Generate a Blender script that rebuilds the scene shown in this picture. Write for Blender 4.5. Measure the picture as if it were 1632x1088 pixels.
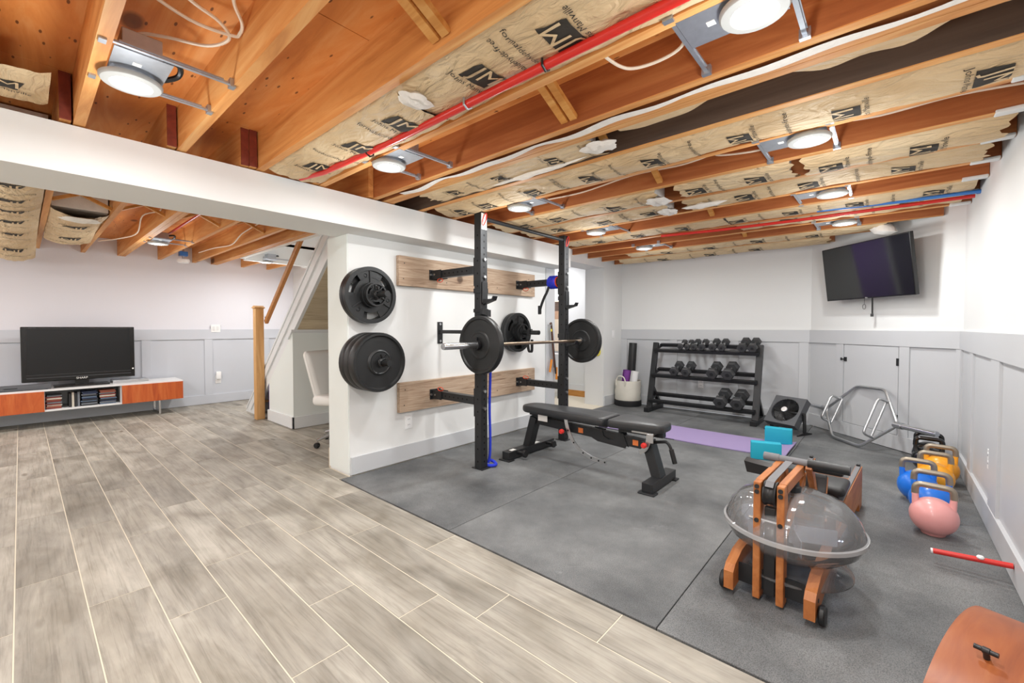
import bpy, bmesh, math, random
from mathutils import Vector, Matrix, Euler
random.seed(7)
PI = math.pi
for o in list(bpy.data.objects): bpy.data.objects.remove(o)
S = bpy.context.scene
C = S.collection

# ------------------------------------------------------------------ camera, world, exposure
cam = bpy.data.cameras.new('camera')
cam_o = bpy.data.objects.new('camera', cam); C.objects.link(cam_o)
cam.sensor_width = 36.0; cam.sensor_fit = 'HORIZONTAL'
cam.lens = 686.0 / 1632 * 36
cam.shift_y = -(544 - 538.08) / 1632
cam.clip_start = 0.02
cam_o.location = (0, 0, 1.15)
cam_o.rotation_euler = (math.radians(90 - 1.386), 0, math.radians(41.18))
S.camera = cam_o
W = bpy.data.worlds.new('world'); S.world = W; W.use_nodes = True
W.node_tree.nodes['Background'].inputs[0].default_value = (0.9, 0.95, 1.0, 1)
W.node_tree.nodes['Background'].inputs[1].default_value = 0.6
vs = S.view_settings
vs.view_transform = 'Standard'; vs.look = 'None'; vs.gamma = 1.0; vs.use_curve_mapping = False
vs.exposure = 0.22
LAMP_W = 9.0        # watts of each recessed downlight
CEIL_FILL_W = 5.0        # added point light below each fixture, brightens the ceiling

# ------------------------------------------------------------------ materials
M = {}
def srgb(c):
    if isinstance(c, str):
        c = c.lstrip('#'); c = [int(c[i:i+2], 16) / 255 for i in (0, 2, 4)]
    return tuple((v / 12.92 if v <= 0.04045 else ((v + 0.055) / 1.055) ** 2.4) for v in c)
class NT:
    def __init__(s, name):
        s.m = bpy.data.materials.new(name); s.m.use_nodes = True
        s.t = s.m.node_tree; s.b = s.t.nodes['Principled BSDF']
        M[name] = s.m
    def n(s, typ, **kw):
        nd = s.t.nodes.new(typ)
        for k, v in kw.items():
            if k.startswith('i_'):
                key = k[2:].replace('_', ' ')
                nd.inputs[key].default_value = v
            else: setattr(nd, k, v)
        return nd
    def l(s, a, ao, b, bi): s.t.links.new(a.outputs[ao], b.inputs[bi])
    def coords(s, scale=(1, 1, 1), rand=False, kind='Object'):
        tc = s.n('ShaderNodeTexCoord'); mp = s.n('ShaderNodeMapping')
        mp.inputs['Scale'].default_value = scale
        if rand:
            oi = s.n('ShaderNodeObjectInfo'); vm = s.n('ShaderNodeVectorMath', operation='ADD')
            mu = s.n('ShaderNodeMath', operation='MULTIPLY'); mu.inputs[1].default_value = 37.0
            s.l(oi, 'Random', mu, 0)
            cb = s.n('ShaderNodeCombineXYZ'); s.l(mu, 0, cb, 0); s.l(mu, 0, cb, 1); s.l(mu, 0, cb, 2)
            s.l(tc, kind, vm, 0); s.l(cb, 0, vm, 1); s.l(vm, 0, mp, 0)
        else: s.l(tc, kind, mp, 0)
        return mp
    def ramp(s, stops):
        r = s.n('ShaderNodeValToRGB'); e = r.color_ramp.elements
        while len(e) < len(stops): e.new(0.5)
        for el, (p, c) in zip(e, stops): el.position = p; el.color = (*srgb(c), 1)
        return r
    def bump(s, src, out, strength, dist=0.01):
        b = s.n('ShaderNodeBump'); b.inputs['Strength'].default_value = strength; b.inputs['Distance'].default_value = dist
        s.l(src, out, b, 'Height'); s.l(b, 0, s.b, 'Normal'); return b
def plain(name, col, rough=0.5, metal=0.0, var=0.0, vscale=8.0, bump=0.0, bscale=60.0, coat=0.0, spec=0.5):
    t = NT(name); b = t.b
    c = srgb(col)
    b.inputs['Base Color'].default_value = (*c, 1); b.inputs['Roughness'].default_value = rough
    b.inputs['Metallic'].default_value = metal; b.inputs['Coat Weight'].default_value = coat
    b.inputs['Specular IOR Level'].default_value = spec
    if var:
        mp = t.coords(); nz = t.n('ShaderNodeTexNoise', i_Scale=vscale, i_Detail=4.0); t.l(mp, 0, nz, 'Vector')
        mx = t.n('ShaderNodeMix', data_type='RGBA'); mx.inputs[6].default_value = (*[v * (1 - var) for v in c], 1)
        mx.inputs[7].default_value = (*[min(1, v * (1 + var)) for v in c], 1)
        t.l(nz, 'Fac', mx, 0); t.l(mx, 2, b, 'Base Color')
    if bump:
        mp2 = t.coords(); n2 = t.n('ShaderNodeTexNoise', i_Scale=bscale, i_Detail=3.0); t.l(mp2, 0, n2, 'Vector')
        t.bump(n2, 'Fac', bump, 0.004)
    return t.m
def wood(name, stops, stretch=(1.5, 14, 14), scale=1.0, rough=0.55, knots=0.0, rand=True, dist=1.5, bump=0.1, rvar=0.0):
    t = NT(name); mp = t.coords(stretch, rand)
    nz = t.n('ShaderNodeTexNoise', i_Scale=scale, i_Detail=6.0, i_Roughness=0.6, i_Distortion=dist); t.l(mp, 0, nz, 'Vector')
    r = t.ramp(stops); t.l(nz, 'Fac', r, 0)
    out = r; oi = 0
    if rvar:
        ob = t.n('ShaderNodeObjectInfo'); mr = t.n('ShaderNodeMapRange'); mr.inputs[3].default_value = 1 - rvar; mr.inputs[4].default_value = 1 + rvar
        t.l(ob, 'Random', mr, 0)
        hs = t.n('ShaderNodeHueSaturation'); t.l(mr, 0, hs, 'Value'); t.l(r, 0, hs, 'Color'); out = hs
    if knots:
        mp2 = t.coords((knots * .5, knots, knots), rand); v = t.n('ShaderNodeTexVoronoi', i_Scale=1.0); t.l(mp2, 0, v, 'Vector')
        r2 = t.ramp([(0.0, '2a1608'), (0.06, '5a3418'), (0.10, 'ffffff')]); t.l(v, 'Distance', r2, 0)
        mx = t.n('ShaderNodeMix', data_type='RGBA', blend_type='MULTIPLY'); mx.inputs[0].default_value = 0.75
        t.l(out, 0, mx, 6); t.l(r2, 0, mx, 7); out = mx; oi = 2
    t.l(out, oi, t.b, 'Base Color'); t.b.inputs['Roughness'].default_value = rough
    if bump: t.bump(nz, 'Fac', bump, 0.004)
    return t.m
def emit(name, col, strength):
    t = NT(name); t.b.inputs['Base Color'].default_value = (*srgb(col), 1)
    t.b.inputs['Emission Color'].default_value = (*srgb(col), 1); t.b.inputs['Emission Strength'].default_value = strength
    return t.m

plain('white_wall', 'e4e5e4', 0.75, var=0.02, vscale=1.5, bump=0.05, bscale=180)
plain('grey_trim', 'c6c8cb', 0.45, var=0.015, vscale=3)
plain('white_trim', 'e3e5e6', 0.4)
plain('blue_white_wall', 'e2e2e9', 0.75, var=0.02, vscale=1.5)  # faint lavender stands for bounced purple light, put into the wall colour
plain('blue_grey_trim', 'c8ccd4', 0.45)
plain('end_cap', 'e6ebe8', 0.7)
plain('grout', 'd6cdba', 0.9)
plain('black_metal', '2b2c2e', 0.42, 0.3, var=0.1, vscale=20, bump=0.06, bscale=300)
plain('black_rubber', '1d1e1f', 0.45, bump=0.05, bscale=200)
plain('black_plastic', '1b1b1d', 0.35)
plain('black_hole', '050505', 0.9)
plain('dark_iron', '343536', 0.38, 0.55, var=0.15, vscale=25, bump=0.1, bscale=120)
plain('chrome', 'd6d8db', 0.22, 1.0)
plain('steel', 'c9cbcd', 0.33, 1.0, var=0.08, vscale=30)
plain('bar_steel', '8b7a68', 0.34, 0.9, var=0.2, vscale=60)
plain('galvanised', 'b5bac2', 0.35, 0.8, var=0.15, vscale=40)
plain('white_plastic', 'f2f2f2', 0.4); plain('lamp_trim', 'a2a2a0', 0.5)
plain('red_plastic', 'd8332e', 0.35)
plain('red_pipe', 'd42a22', 0.3)
plain('blue_pipe', '3f7cc8', 0.3)
plain('orange_red', 'e8502c', 0.4)
plain('cable', 'ecdfcd', 0.5)
plain('vinyl', '2c2d2f', 0.38, bump=0.12, bscale=40)
plain('fiberglass', 'f0ece6', 0.95, var=0.1, vscale=30, bump=0.6, bscale=120)
plain('purple_mat', '9484ad', 0.8, bump=0.1, bscale=300)
plain('purple_paint', '8a6bb0', 0.7)
plain('purple', '7b3f92', 0.7)
plain('teal', '1aa6c0', 0.6, bump=0.05, bscale=300)
plain('kettle_pink', 'e9a5a3', 0.33, coat=0.2); plain('kettle_blue', '1673dc', 0.33, coat=0.2)
plain('kettle_yellow', 'f0a422', 0.33, coat=0.2); plain('kettle_black', '131314', 0.2, coat=0.3)
plain('kettle_steel', '9d9384', 0.42, 0.7, var=0.12, vscale=40)
plain('canvas', 'e0dcd0', 0.9, var=0.05, vscale=14, bump=0.4, bscale=40)
plain('hex_rubber', '3a3b3d', 0.55, bump=0.1, bscale=200)
plain('print_ink', '35302a', 0.8)
plain('label_white', 'efeeea', 0.7); plain('label_orange', 'e07a3c', 0.6)
plain('strap_grey', '77777a', 0.8); plain('strap_black', '222224', 0.8)
plain('blue_rope', '2037c4', 0.8, bump=0.5, bscale=220)
plain('orange_handle', 'e08a2c', 0.5); plain('brown_band', '5a3a2c', 0.6); plain('yellow_tag', 'e9d94a', 0.6)
plain('screen', '161718', 0.06, spec=0.9); plain('matte_screen', '17181a', 0.3, spec=0.4); plain('tv_bezel', '141415', 0.22)
plain('grey_fabric', '5a5c60', 0.85, bump=0.2, bscale=250)
plain('leather_white', 'ecebe7', 0.45, bump=0.06, bscale=60)
plain('fan_grey', '4a4c50', 0.45); wood('dark_face', [(0.3, '4a3a30'), (0.55, '5c4a3d'), (0.8, '6b584a')], (0.6, 12, 12), 1.2, 0.7)
plain('painting', 'b48f72', 0.8, var=0.6, vscale=3)
plain('cream_wood', 'd8c9b2', 0.6)
for i, c in enumerate(['8a3a34', '2d3a58', '27282b', 'c9c2b4', '5d6f86', '9d5b48', '70757c']): plain('media_%d' % i, c, 0.4)
emit('lens_glow', 'fffaf2', 9.0)
wood('joist_wood', [(0.25, 'b87438'), (0.5, 'd89654'), (0.75, 'e8b878')], (0.8, 10, 10), 1.2, 0.6, knots=1.8, rvar=0.1)
wood('plywood', [(0.25, 'c87434'), (0.5, 'e2934c'), (0.8, 'efb274')], (1.0, 7, 7), 1.0, 0.65, knots=2.5, rand=False)
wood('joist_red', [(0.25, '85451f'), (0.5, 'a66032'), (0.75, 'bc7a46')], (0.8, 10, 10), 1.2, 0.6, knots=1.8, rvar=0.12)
wood('red_wood', [(0.3, '6b2a1c'), (0.7, '8c3b26')], (1, 10, 10), 1.2, 0.65)
wood('bridging_wood', [(0.25, 'b4742f'), (0.5, 'cf9148'), (0.75, 'dfab66')], (2, 10, 10), 1.4, 0.6, rvar=0.1)
wood('board_wood', [(0.25, '7d6552'), (0.45, 'ad937c'), (0.6, 'bda68f'), (0.8, 'd2bea8')], (18, 1.6, 30), 1.0, 0.75, rvar=0.05, dist=2.5, knots=2.2, bump=0.3)
wood('walnut_rower', [(0.25, '93542a'), (0.5, 'b06c38'), (0.8, 'c58550')], (16, 2, 10), 1.2, 0.45)
wood('console_wood', [(0.3, 'a8471d'), (0.5, 'bd5a26'), (0.75, 'c96f38')], (8, 8, 1.2), 1.5, 0.4)
wood('newel_wood', [(0.3, 'c08d52'), (0.6, 'd3a56b'), (0.85, 'dbb27d')], (14, 14, 1.2), 1.2, 0.5, knots=1.5)
wood('rail_wood', [(0.3, 'a9713f'), (0.7, 'bd8752')], (3, 14, 14), 1.2, 0.45)
wood('soffit_wood', [(0.3, 'b3a084'), (0.5, 'c7b596'), (0.8, 'd6c7ac')], (14, 1.2, 14), 1.4, 0.6, rvar=0.1)
wood('drum_ply', [(0.25, '763715'), (0.5, '924c22'), (0.8, 'a6622f')], (9, 1.5, 9), 1.2, 0.4, rand=False)
def flecks():
    m = M['plywood']; nt = m.node_tree; b = nt.nodes['Principled BSDF']; src = b.inputs['Base Color'].links[0].from_socket
    tc = nt.nodes.new('ShaderNodeTexCoord'); mp = nt.nodes.new('ShaderNodeMapping'); mp.inputs['Scale'].default_value = (5, 16, 5)
    v = nt.nodes.new('ShaderNodeTexVoronoi'); v.inputs['Scale'].default_value = 1.6
    r = nt.nodes.new('ShaderNodeValToRGB'); r.color_ramp.elements[0].position = .10; r.color_ramp.elements[0].color = (.10, .04, .02, 1); r.color_ramp.elements[1].position = .14; r.color_ramp.elements[1].color = (1, 1, 1, 1)
    mx = nt.nodes.new('ShaderNodeMix'); mx.data_type = 'RGBA'; mx.blend_type = 'MULTIPLY'; mx.inputs[0].default_value = .8
    L = nt.links.new; L(tc.outputs['Object'], mp.inputs[0]); L(mp.outputs[0], v.inputs['Vector']); L(v.outputs['Distance'], r.inputs[0]); L(src, mx.inputs[6]); L(r.outputs[0], mx.inputs[7]); L(mx.outputs[2], b.inputs['Base Color'])
flecks()
def tile_material():
    t = NT('wood_tile'); mp = t.coords((1.3, 9, 1), True)
    n1 = t.n('ShaderNodeTexNoise', i_Scale=1.0, i_Detail=7.0, i_Roughness=0.62, i_Distortion=1.1); t.l(mp, 0, n1, 'Vector')
    mp2 = t.coords((2.2, 4.0, 1), True)
    n2 = t.n('ShaderNodeTexNoise', i_Scale=1.3, i_Detail=3.0, i_Distortion=0.6); t.l(mp2, 0, n2, 'Vector')
    r1 = t.ramp([(0.22, '837f76'), (0.42, '9f9a90'), (0.58, 'aea99e'), (0.78, 'c0bbb0')]); t.l(n1, 'Fac', r1, 0)
    r2 = t.ramp([(0.3, 'c9c5be'), (0.62, 'ffffff')]); t.l(n2, 'Fac', r2, 0)
    mx = t.n('ShaderNodeMix', data_type='RGBA', blend_type='MULTIPLY'); mx.inputs[0].default_value = 0.8
    t.l(r1, 0, mx, 6); t.l(r2, 0, mx, 7)
    ob = t.n('ShaderNodeObjectInfo'); mr = t.n('ShaderNodeMapRange'); mr.inputs[3].default_value = 0.86; mr.inputs[4].default_value = 1.12
    t.l(ob, 'Random', mr, 0); hs = t.n('ShaderNodeHueSaturation'); t.l(mr, 0, hs, 'Value'); t.l(mx, 2, hs, 'Color')
    mp3 = t.coords((1.6, 5, 1), True); v = t.n('ShaderNodeTexVoronoi', i_Scale=1.0); t.l(mp3, 0, v, 'Vector')
    r3 = t.ramp([(0.0, '6f675e'), (0.05, '8d857a'), (0.11, 'ffffff')]); t.l(v, 'Distance', r3, 0)
    m2 = t.n('ShaderNodeMix', data_type='RGBA', blend_type='MULTIPLY'); m2.inputs[0].default_value = 0.6
    t.l(hs, 0, m2, 6); t.l(r3, 0, m2, 7); t.l(m2, 2, t.b, 'Base Color')
    mp4 = t.coords((2.5, 70, 1), True); n4 = t.n('ShaderNodeTexNoise', i_Scale=1.0, i_Detail=5.0, i_Roughness=0.7, i_Distortion=0.8); t.l(mp4, 0, n4, 'Vector')
    r4 = t.ramp([(0.32, 'a8a49d'), (0.52, 'ffffff')]); t.l(n4, 'Fac', r4, 0)
    m4 = t.n('ShaderNodeMix', data_type='RGBA', blend_type='MULTIPLY'); m4.inputs[0].default_value = 0.42
    t.l(m2, 2, m4, 6); t.l(r4, 0, m4, 7); t.l(m4, 2, t.b, 'Base Color')
    t.b.inputs['Roughness'].default_value = 0.5; t.b.inputs['Specular IOR Level'].default_value = 0.35
    t.bump(n1, 'Fac', 0.08, 0.003)
tile_material()
def rubber_material():
    t = NT('rubber_mat'); mp = t.coords((1, 1, 1), True)
    n1 = t.n('ShaderNodeTexNoise', i_Scale=1.6, i_Detail=5.0, i_Roughness=0.65); t.l(mp, 0, n1, 'Vector')
    r1 = t.ramp([(0.3, '535557'), (0.5, '707273'), (0.72, '8e9090')]); t.l(n1, 'Fac', r1, 0)
    n2 = t.n('ShaderNodeTexNoise', i_Scale=260.0, i_Detail=2.0); t.l(mp, 0, n2, 'Vector')
    r2 = t.ramp([(0.38, '8f8f8f'), (0.55, 'ffffff')]); t.l(n2, 'Fac', r2, 0)
    mx = t.n('ShaderNodeMix', data_type='RGBA', blend_type='MULTIPLY'); mx.inputs[0].default_value = 0.6
    t.l(r1, 0, mx, 6); t.l(r2, 0, mx, 7)
    n3 = t.n('ShaderNodeTexNoise', i_Scale=5.0, i_Detail=8.0, i_Roughness=0.8, i_Distortion=1.0); t.l(mp, 0, n3, 'Vector')
    r3 = t.ramp([(0.62, '000000'), (0.8, '8a8d90')]); t.l(n3, 'Fac', r3, 0)
    ad = t.n('ShaderNodeMix', data_type='RGBA', blend_type='ADD'); ad.inputs[0].default_value = 0.45
    t.l(mx, 2, ad, 6); t.l(r3, 0, ad, 7); t.l(ad, 2, t.b, 'Base Color')
    t.b.inputs['Roughness'].default_value = 0.62; t.b.inputs['Specular IOR Level'].default_value = 0.35
    t.bump(n2, 'Fac', 0.25, 0.002)
rubber_material()
def kraft_material():
    t = NT('kraft_paper'); mp = t.coords((1, 1, 1), True)
    n1 = t.n('ShaderNodeTexNoise', i_Scale=3.0, i_Detail=5.0); t.l(mp, 0, n1, 'Vector')
    r1 = t.ramp([(0.3, 'cdae84'), (0.55, 'ddc29a'), (0.8, 'e8d2ae')]); t.l(n1, 'Fac', r1, 0); t.l(r1, 0, t.b, 'Base Color')
    t.b.inputs['Roughness'].default_value = 0.6
    mp2 = t.coords((3, 9, 3), True)
    n2 = t.n('ShaderNodeTexNoise', i_Scale=2.0, i_Detail=4.0, i_Roughness=0.5, i_Distortion=1.5); t.l(mp2, 0, n2, 'Vector')
    t.bump(n2, 'Fac', 0.8, 0.04)
kraft_material()
def clear_material(name, tint, gloss, body=0.0, haze='ffffff', rough=0.04):
    """thin clear plastic: straight transmission with a Fresnel gloss and a little milky haze."""
    t = NT(name); out = t.t.nodes['Material Output']; t.t.nodes.remove(t.b)
    tr = t.n('ShaderNodeBsdfTransparent'); tr.inputs[0].default_value = (*tint, 1)
    gl = t.n('ShaderNodeBsdfGlossy'); gl.inputs['Roughness'].default_value = rough
    df = t.n('ShaderNodeBsdfDiffuse'); df.inputs[0].default_value = (*srgb(haze), 1)
    lw = t.n('ShaderNodeLayerWeight'); lw.inputs[0].default_value = gloss
    m1 = t.n('ShaderNodeMixShader'); m1.inputs[0].default_value = body; t.l(tr, 0, m1, 1); t.l(df, 0, m1, 2)
    m2 = t.n('ShaderNodeMixShader'); t.l(lw, 'Fresnel', m2, 0); t.l(m1, 0, m2, 1); t.l(gl, 0, m2, 2)
    t.t.links.new(m2.outputs[0], out.inputs[0])
clear_material('clear_tank', (.965, .97, .985), .24, .09)
clear_material('clear_seam', (.9, .92, .96), .45, .35)
clear_material('water', (.80, .84, .90), .15, .05, 'c8d0dc')

# ------------------------------------------------------------------ mesh building
class MB:
    """Collects shapes in local coordinates and links them as one mesh object."""
    def __init__(s): s.bm = bmesh.new()
    def _xf(s, vs_, mat):
        for v in vs_: v.co = mat @ v.co
    def box(s, x0, x1, y0, y1, z0, z1, bevel=0.0, mat=None, seg=2):
        r = bmesh.ops.create_cube(s.bm, size=1.0); vv = r['verts']
        for v in vv: v.co = Vector(((x0 + x1) / 2 + v.co.x * (x1 - x0), (y0 + y1) / 2 + v.co.y * (y1 - y0), (z0 + z1) / 2 + v.co.z * (z1 - z0)))
        if bevel > 0:
            ee = list({e for v in vv for e in v.link_edges})
            rb = bmesh.ops.bevel(s.bm, geom=ee, offset=bevel, segments=seg, affect='EDGES', profile=0.5)
            vv = list({v for f in rb['faces'] for v in f.verts} | {v for v in vv if v.is_valid})
        if mat is not None: s._xf(vv, mat)
        return s
    def ring(s, pts): return [s.bm.verts.new(p) for p in pts]
    def bridge(s, a, b, closed=True):
        n = len(a)
        for i in range(n if closed else n - 1):
            j = (i + 1) % n
            try: s.bm.faces.new((a[i], a[j], b[j], b[i]))
            except ValueError: pass
    def tube(s, pts, r, n=10, cap=True, closed=False):
        pts = [Vector(p) for p in pts]; rr = r if isinstance(r, (list, tuple)) else [r] * len(pts)
        rings = []; up = None; N = len(pts)
        for i, p in enumerate(pts):
            if closed: d = (pts[(i + 1) % N] - pts[i - 1])
            else: d = (pts[min(i + 1, N - 1)] - pts[max(i - 1, 0)])
            d.normalize()
            if up is None: up = Vector((0, 0, 1)) if abs(d.z) < 0.9 else Vector((1, 0, 0))
            a = d.cross(up); 
            if a.length < 1e-5: a = d.cross(Vector((0, 1, 0)))
            a.normalize(); b = a.cross(d).normalized(); up = b
            rings.append(s.ring([p + (a * math.cos(2 * PI * k / n) + b * math.sin(2 * PI * k / n)) * rr[i] for k in range(n)]))
        for i in range(N - 1): s.bridge(rings[i], rings[i + 1])
        if closed: s.bridge(rings[-1], rings[0])
        elif cap:
            s.bm.faces.new(rings[0][::-1]); s.bm.faces.new(rings[-1])
        return s
    def cyl(s, p0, p1, r, n=16, r1=None): return s.tube([p0, p1], [r, r if r1 is None else r1], n)
    def lathe(s, prof, n=28, origin=(0, 0, 0), axis='z', mat=None):
        """prof: list of (radius, height) along the axis; end points with radius 0 close it."""
        o = Vector(origin); rings = []
        for r, h in prof:
            pts = []
            m = 1 if r < 1e-6 else n
            for k in range(m):
                a = 2 * PI * k / n; c, d = r * math.cos(a), r * math.sin(a)
                p = {'z': (c, d, h), 'x': (h, c, d), 'y': (d, h, c)}[axis]
                q = Vector(p); q = (mat @ q) if mat is not None else q
                pts.append(q + o)
            rings.append(s.ring(pts))
        for a, b in zip(rings, rings[1:]):
            if len(a) == 1 and len(b) == 1: continue
            if len(a) == 1:
                for i in range(n): s.bm.faces.new((a[0], b[(i + 1) % n], b[i]))
            elif len(b) == 1:
                for i in range(n): s.bm.faces.new((a[i], a[(i + 1) % n], b[0]))
            else: s.bridge(a, b)
        return s
    def prism(s, poly, h0, h1, axis='z', mat=None):
        """poly in the plane normal to axis: z->(x,y) y->(x,z) x->(y,z)."""
        def P(u, v, h): return {'z': (u, v, h), 'y': (u, h, v), 'x': (h, u, v)}[axis]
        a = s.ring([Vector(P(u, v, h0)) for u, v in poly]); b = s.ring([Vector(P(u, v, h1)) for u, v in poly])
        if mat is not None: s._xf(a + b, mat)
        s.bridge(a, b); s.bm.faces.new(a[::-1]); s.bm.faces.new(b)
        return s
    def beam(s, p0, p1, w, h, up=(0, 0, 1), bevel=0.0):
        """rectangular bar from p0 to p1, w across, h along up."""
        p0, p1 = Vector(p0), Vector(p1); d = (p1 - p0); L = d.length; d.normalize()
        a = d.cross(Vector(up)).normalized(); u = a.cross(d).normalized()
        m = Matrix((( d.x, a.x, u.x, p0.x), (d.y, a.y, u.y, p0.y), (d.z, a.z, u.z, p0.z), (0, 0, 0, 1)))
        return s.box(0, L, -w / 2, w / 2, -h / 2, h / 2, bevel, m)
    def grid(s, nx, ny, fn):
        vs_ = [[s.bm.verts.new(fn(i / nx, j / ny)) for j in range(ny + 1)] for i in range(nx + 1)]
        for i in range(nx):
            for j in range(ny): s.bm.faces.new((vs_[i][j], vs_[i + 1][j], vs_[i + 1][j + 1], vs_[i][j + 1]))
        return s
    def build(s, name, mat, parent=None, smooth=False, kind=None, label=None, loc=None, absolute=True):
        bmesh.ops.recalc_face_normals(s.bm, faces=s.bm.faces)
        me = bpy.data.meshes.new(name); s.bm.to_mesh(me); s.bm.free()
        me.materials.append(M[mat])
        if smooth:
            for p in me.polygons: p.use_smooth = True
            try: me.set_sharp_from_angle(angle=math.radians(38))
            except Exception: pass
        o = bpy.data.objects.new(name, me); C.objects.link(o)
        if loc is not None: o.location = loc
        if parent is not None: o.parent = parent
        if kind: o['kind'] = kind
        if label: o['label'] = label
        return o
def shift(o, base):
    """move mesh data so that the object's origin sits at base (world position unchanged for root objects)."""
    o.data.transform(Matrix.Translation(-Vector(base))); o.location = Vector(base); return o
def thing(name, label, cat, loc=(0, 0, 0), rotz=0.0, group=None):
    o = bpy.data.objects.new(name, None); C.objects.link(o); o.empty_display_size = 0.1
    o.location = loc; o.rotation_euler = (0, 0, rotz)
    o['label'] = label; o['category'] = cat
    if group: o['group'] = group
    return o
def tag(o, label, cat, group=None):
    o['label'] = label; o['category'] = cat
    if group: o['group'] = group
    return o
def struct(o): o['kind'] = 'structure'; return o
def dup(root, loc=None, rotz=None, label=None):
    r = root.copy(); C.objects.link(r)
    if loc is not None: r.location = loc
    if rotz is not None: r.rotation_euler = (0, 0, rotz)
    if label: r['label'] = label
    for ch in list(root.children):
        c = ch.copy(); C.objects.link(c); c.parent = r
        for g in list(ch.children):
            d = g.copy(); C.objects.link(d); d.parent = c
    return r
def piece(mesh, name, mat_parent, loc, rot=(0, 0, 0), scale=(1, 1, 1)):
    o = bpy.data.objects.new(name, mesh); C.objects.link(o); o.parent = mat_parent
    o.location = loc; o.rotation_euler = rot; o.scale = scale
    return o
def hnoise(x, y, s=0.0):
    return math.sin(x * 5.1 + s) * .5 + math.sin(x * 11.3 + y * 9.7 + s * 2.3) * .3 + math.sin(x * 2.3 - y * 17.0 + s * 1.7) * .2
def round_path(pts, r, n=5, closed=False):
    """polyline with its corners rounded."""
    pts = [Vector(p) for p in pts]; out = []; N = len(pts)
    for i, p in enumerate(pts):
        if not closed and i in (0, N - 1): out.append(p); continue
        a, b = pts[i - 1], pts[(i + 1) % N]
        da, db = (a - p), (b - p); k = min(r, da.length * .48, db.length * .48)
        s0, s1 = p + da.normalized() * k, p + db.normalized() * k
        for q in range(n + 1):
            t = q / n; out.append(s0 * (1 - t) ** 2 + p * 2 * t * (1 - t) + s1 * t * t)
    return out
def spline(pts, n=6):
    pts = [Vector(p) for p in pts]; out = []
    P = [pts[0]] + pts + [pts[-1]]
    for i in range(1, len(P) - 2):
        for k in range(n):
            t = k / n; a, b, c, d = P[i - 1], P[i], P[i + 1], P[i + 2]
            out.append(0.5 * ((2 * b) + (-a + c) * t + (2 * a - 5 * b + 4 * c - d) * t * t + (-a + 3 * b - 3 * c + d) * t ** 3))
    out.append(pts[-1]); return out
_tc = {}
def text_mesh(body, size, ext=0.0):
    """flat lettering as mesh geometry, returned as (verts, faces)."""
    key = (body, size)
    if key in _tc: return _tc[key]
    cu = bpy.data.curves.new('lettering', 'FONT'); cu.body = body; cu.size = size; cu.resolution_u = 2
    ob = bpy.data.objects.new('lettering', cu); C.objects.link(ob)
    dg = bpy.context.evaluated_depsgraph_get(); me = bpy.data.meshes.new_from_object(ob.evaluated_get(dg))
    r = ([v.co.copy() for v in me.vertices], [tuple(p.vertices) for p in me.polygons])
    bpy.data.objects.remove(ob); bpy.data.curves.remove(cu); bpy.data.meshes.remove(me)
    xs = [v.x for v in r[0]]; ys = [v.y for v in r[0]]
    cx, cy = (min(xs) + max(xs)) / 2, (min(ys) + max(ys)) / 2
    r = ([Vector((v.x - cx, v.y - cy, 0)) for v in r[0]], r[1]); _tc[key] = r
    return r
def add_poly(mb, verts, faces, fn):
    vv = [mb.bm.verts.new(fn(v)) for v in verts]
    for f in faces:
        try: mb.bm.faces.new([vv[i] for i in f])
        except ValueError: pass
def letters(body, size, name, mat, parent, fn):
    mb = MB(); v, f = text_mesh(body, size); add_poly(mb, v, f, fn); return mb.build(name, mat, parent)
# ================================================================== the room
XL, XR, YF, XV = -3.116, 0.459, 6.15, -7.70
ZJ, ZS = 2.095, 2.31           # underside of the joists, underside of the subfloor
YB = -3.0
def slab(name, boxes, mat, **k):
    mb = MB()
    for b in boxes: mb.box(*b)
    return mb.build(name, mat, **k)
# ---- floor: grout bed with plank tiles laid on it
floor = struct(slab('floor', [(XV, XR, YB, 1.57, -0.08, -0.0014), (XV, XL, 1.57, 4.0, -0.08, -0.0014), (-5.3, XL, 4.0, 6.2, -0.08, 0.0)], 'grout'))
struct(slab('floor_slab', [(XL, XR, 1.57, YF, -0.08, -0.012)], 'black_hole'))
row_y = [-0.036 + 0.2005 * k for k in range(-7, 17)]
offs = {-1: -2.46, 0: -2.87, 1: -2.46, 2: -2.11, 3: -2.46, 4: -2.79, 5: -2.447, 6: -2.217, 7: -2.795}
TL = 1.005; tile_meshes = {}
def tile_mesh(L, wd):
    key = (round(L, 3), round(wd, 3))
    if key not in tile_meshes:
        mb = MB(); mb.box(0, L, 0, wd, -0.006, 0.0, 0.0008, seg=1)
        bmesh.ops.recalc_face_normals(mb.bm, faces=mb.bm.faces)
        me = bpy.data.meshes.new('tile'); mb.bm.to_mesh(me); mb.bm.free(); me.materials.append(M['wood_tile']); tile_meshes[key] = me
    return tile_meshes[key]
for k in range(-7, 17):
    y0 = -0.036 + 0.2005 * k; g = 0.0022
    y1 = y0 + 0.2005
    xa, xb = XV, (XR if k <= 7 else -3.436)
    if k >= 15: continue
    if k == 7: y1 = 1.572
    x = offs.get(k, -2.46 + 0.33 * (k % 3)) - TL * 6
    while x < xb:
        a, b = max(x, xa), min(x + TL, xb)
        if b - a > 0.03: piece(tile_mesh(b - a - 2 * g, y1 - y0 - 2 * g), 'tile', floor, (a + g, y0 + g, 0))
        x += TL
piece(tile_mesh(.316, .074), 'tile', floor, (-3.43, 1.574, 0))
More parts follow.
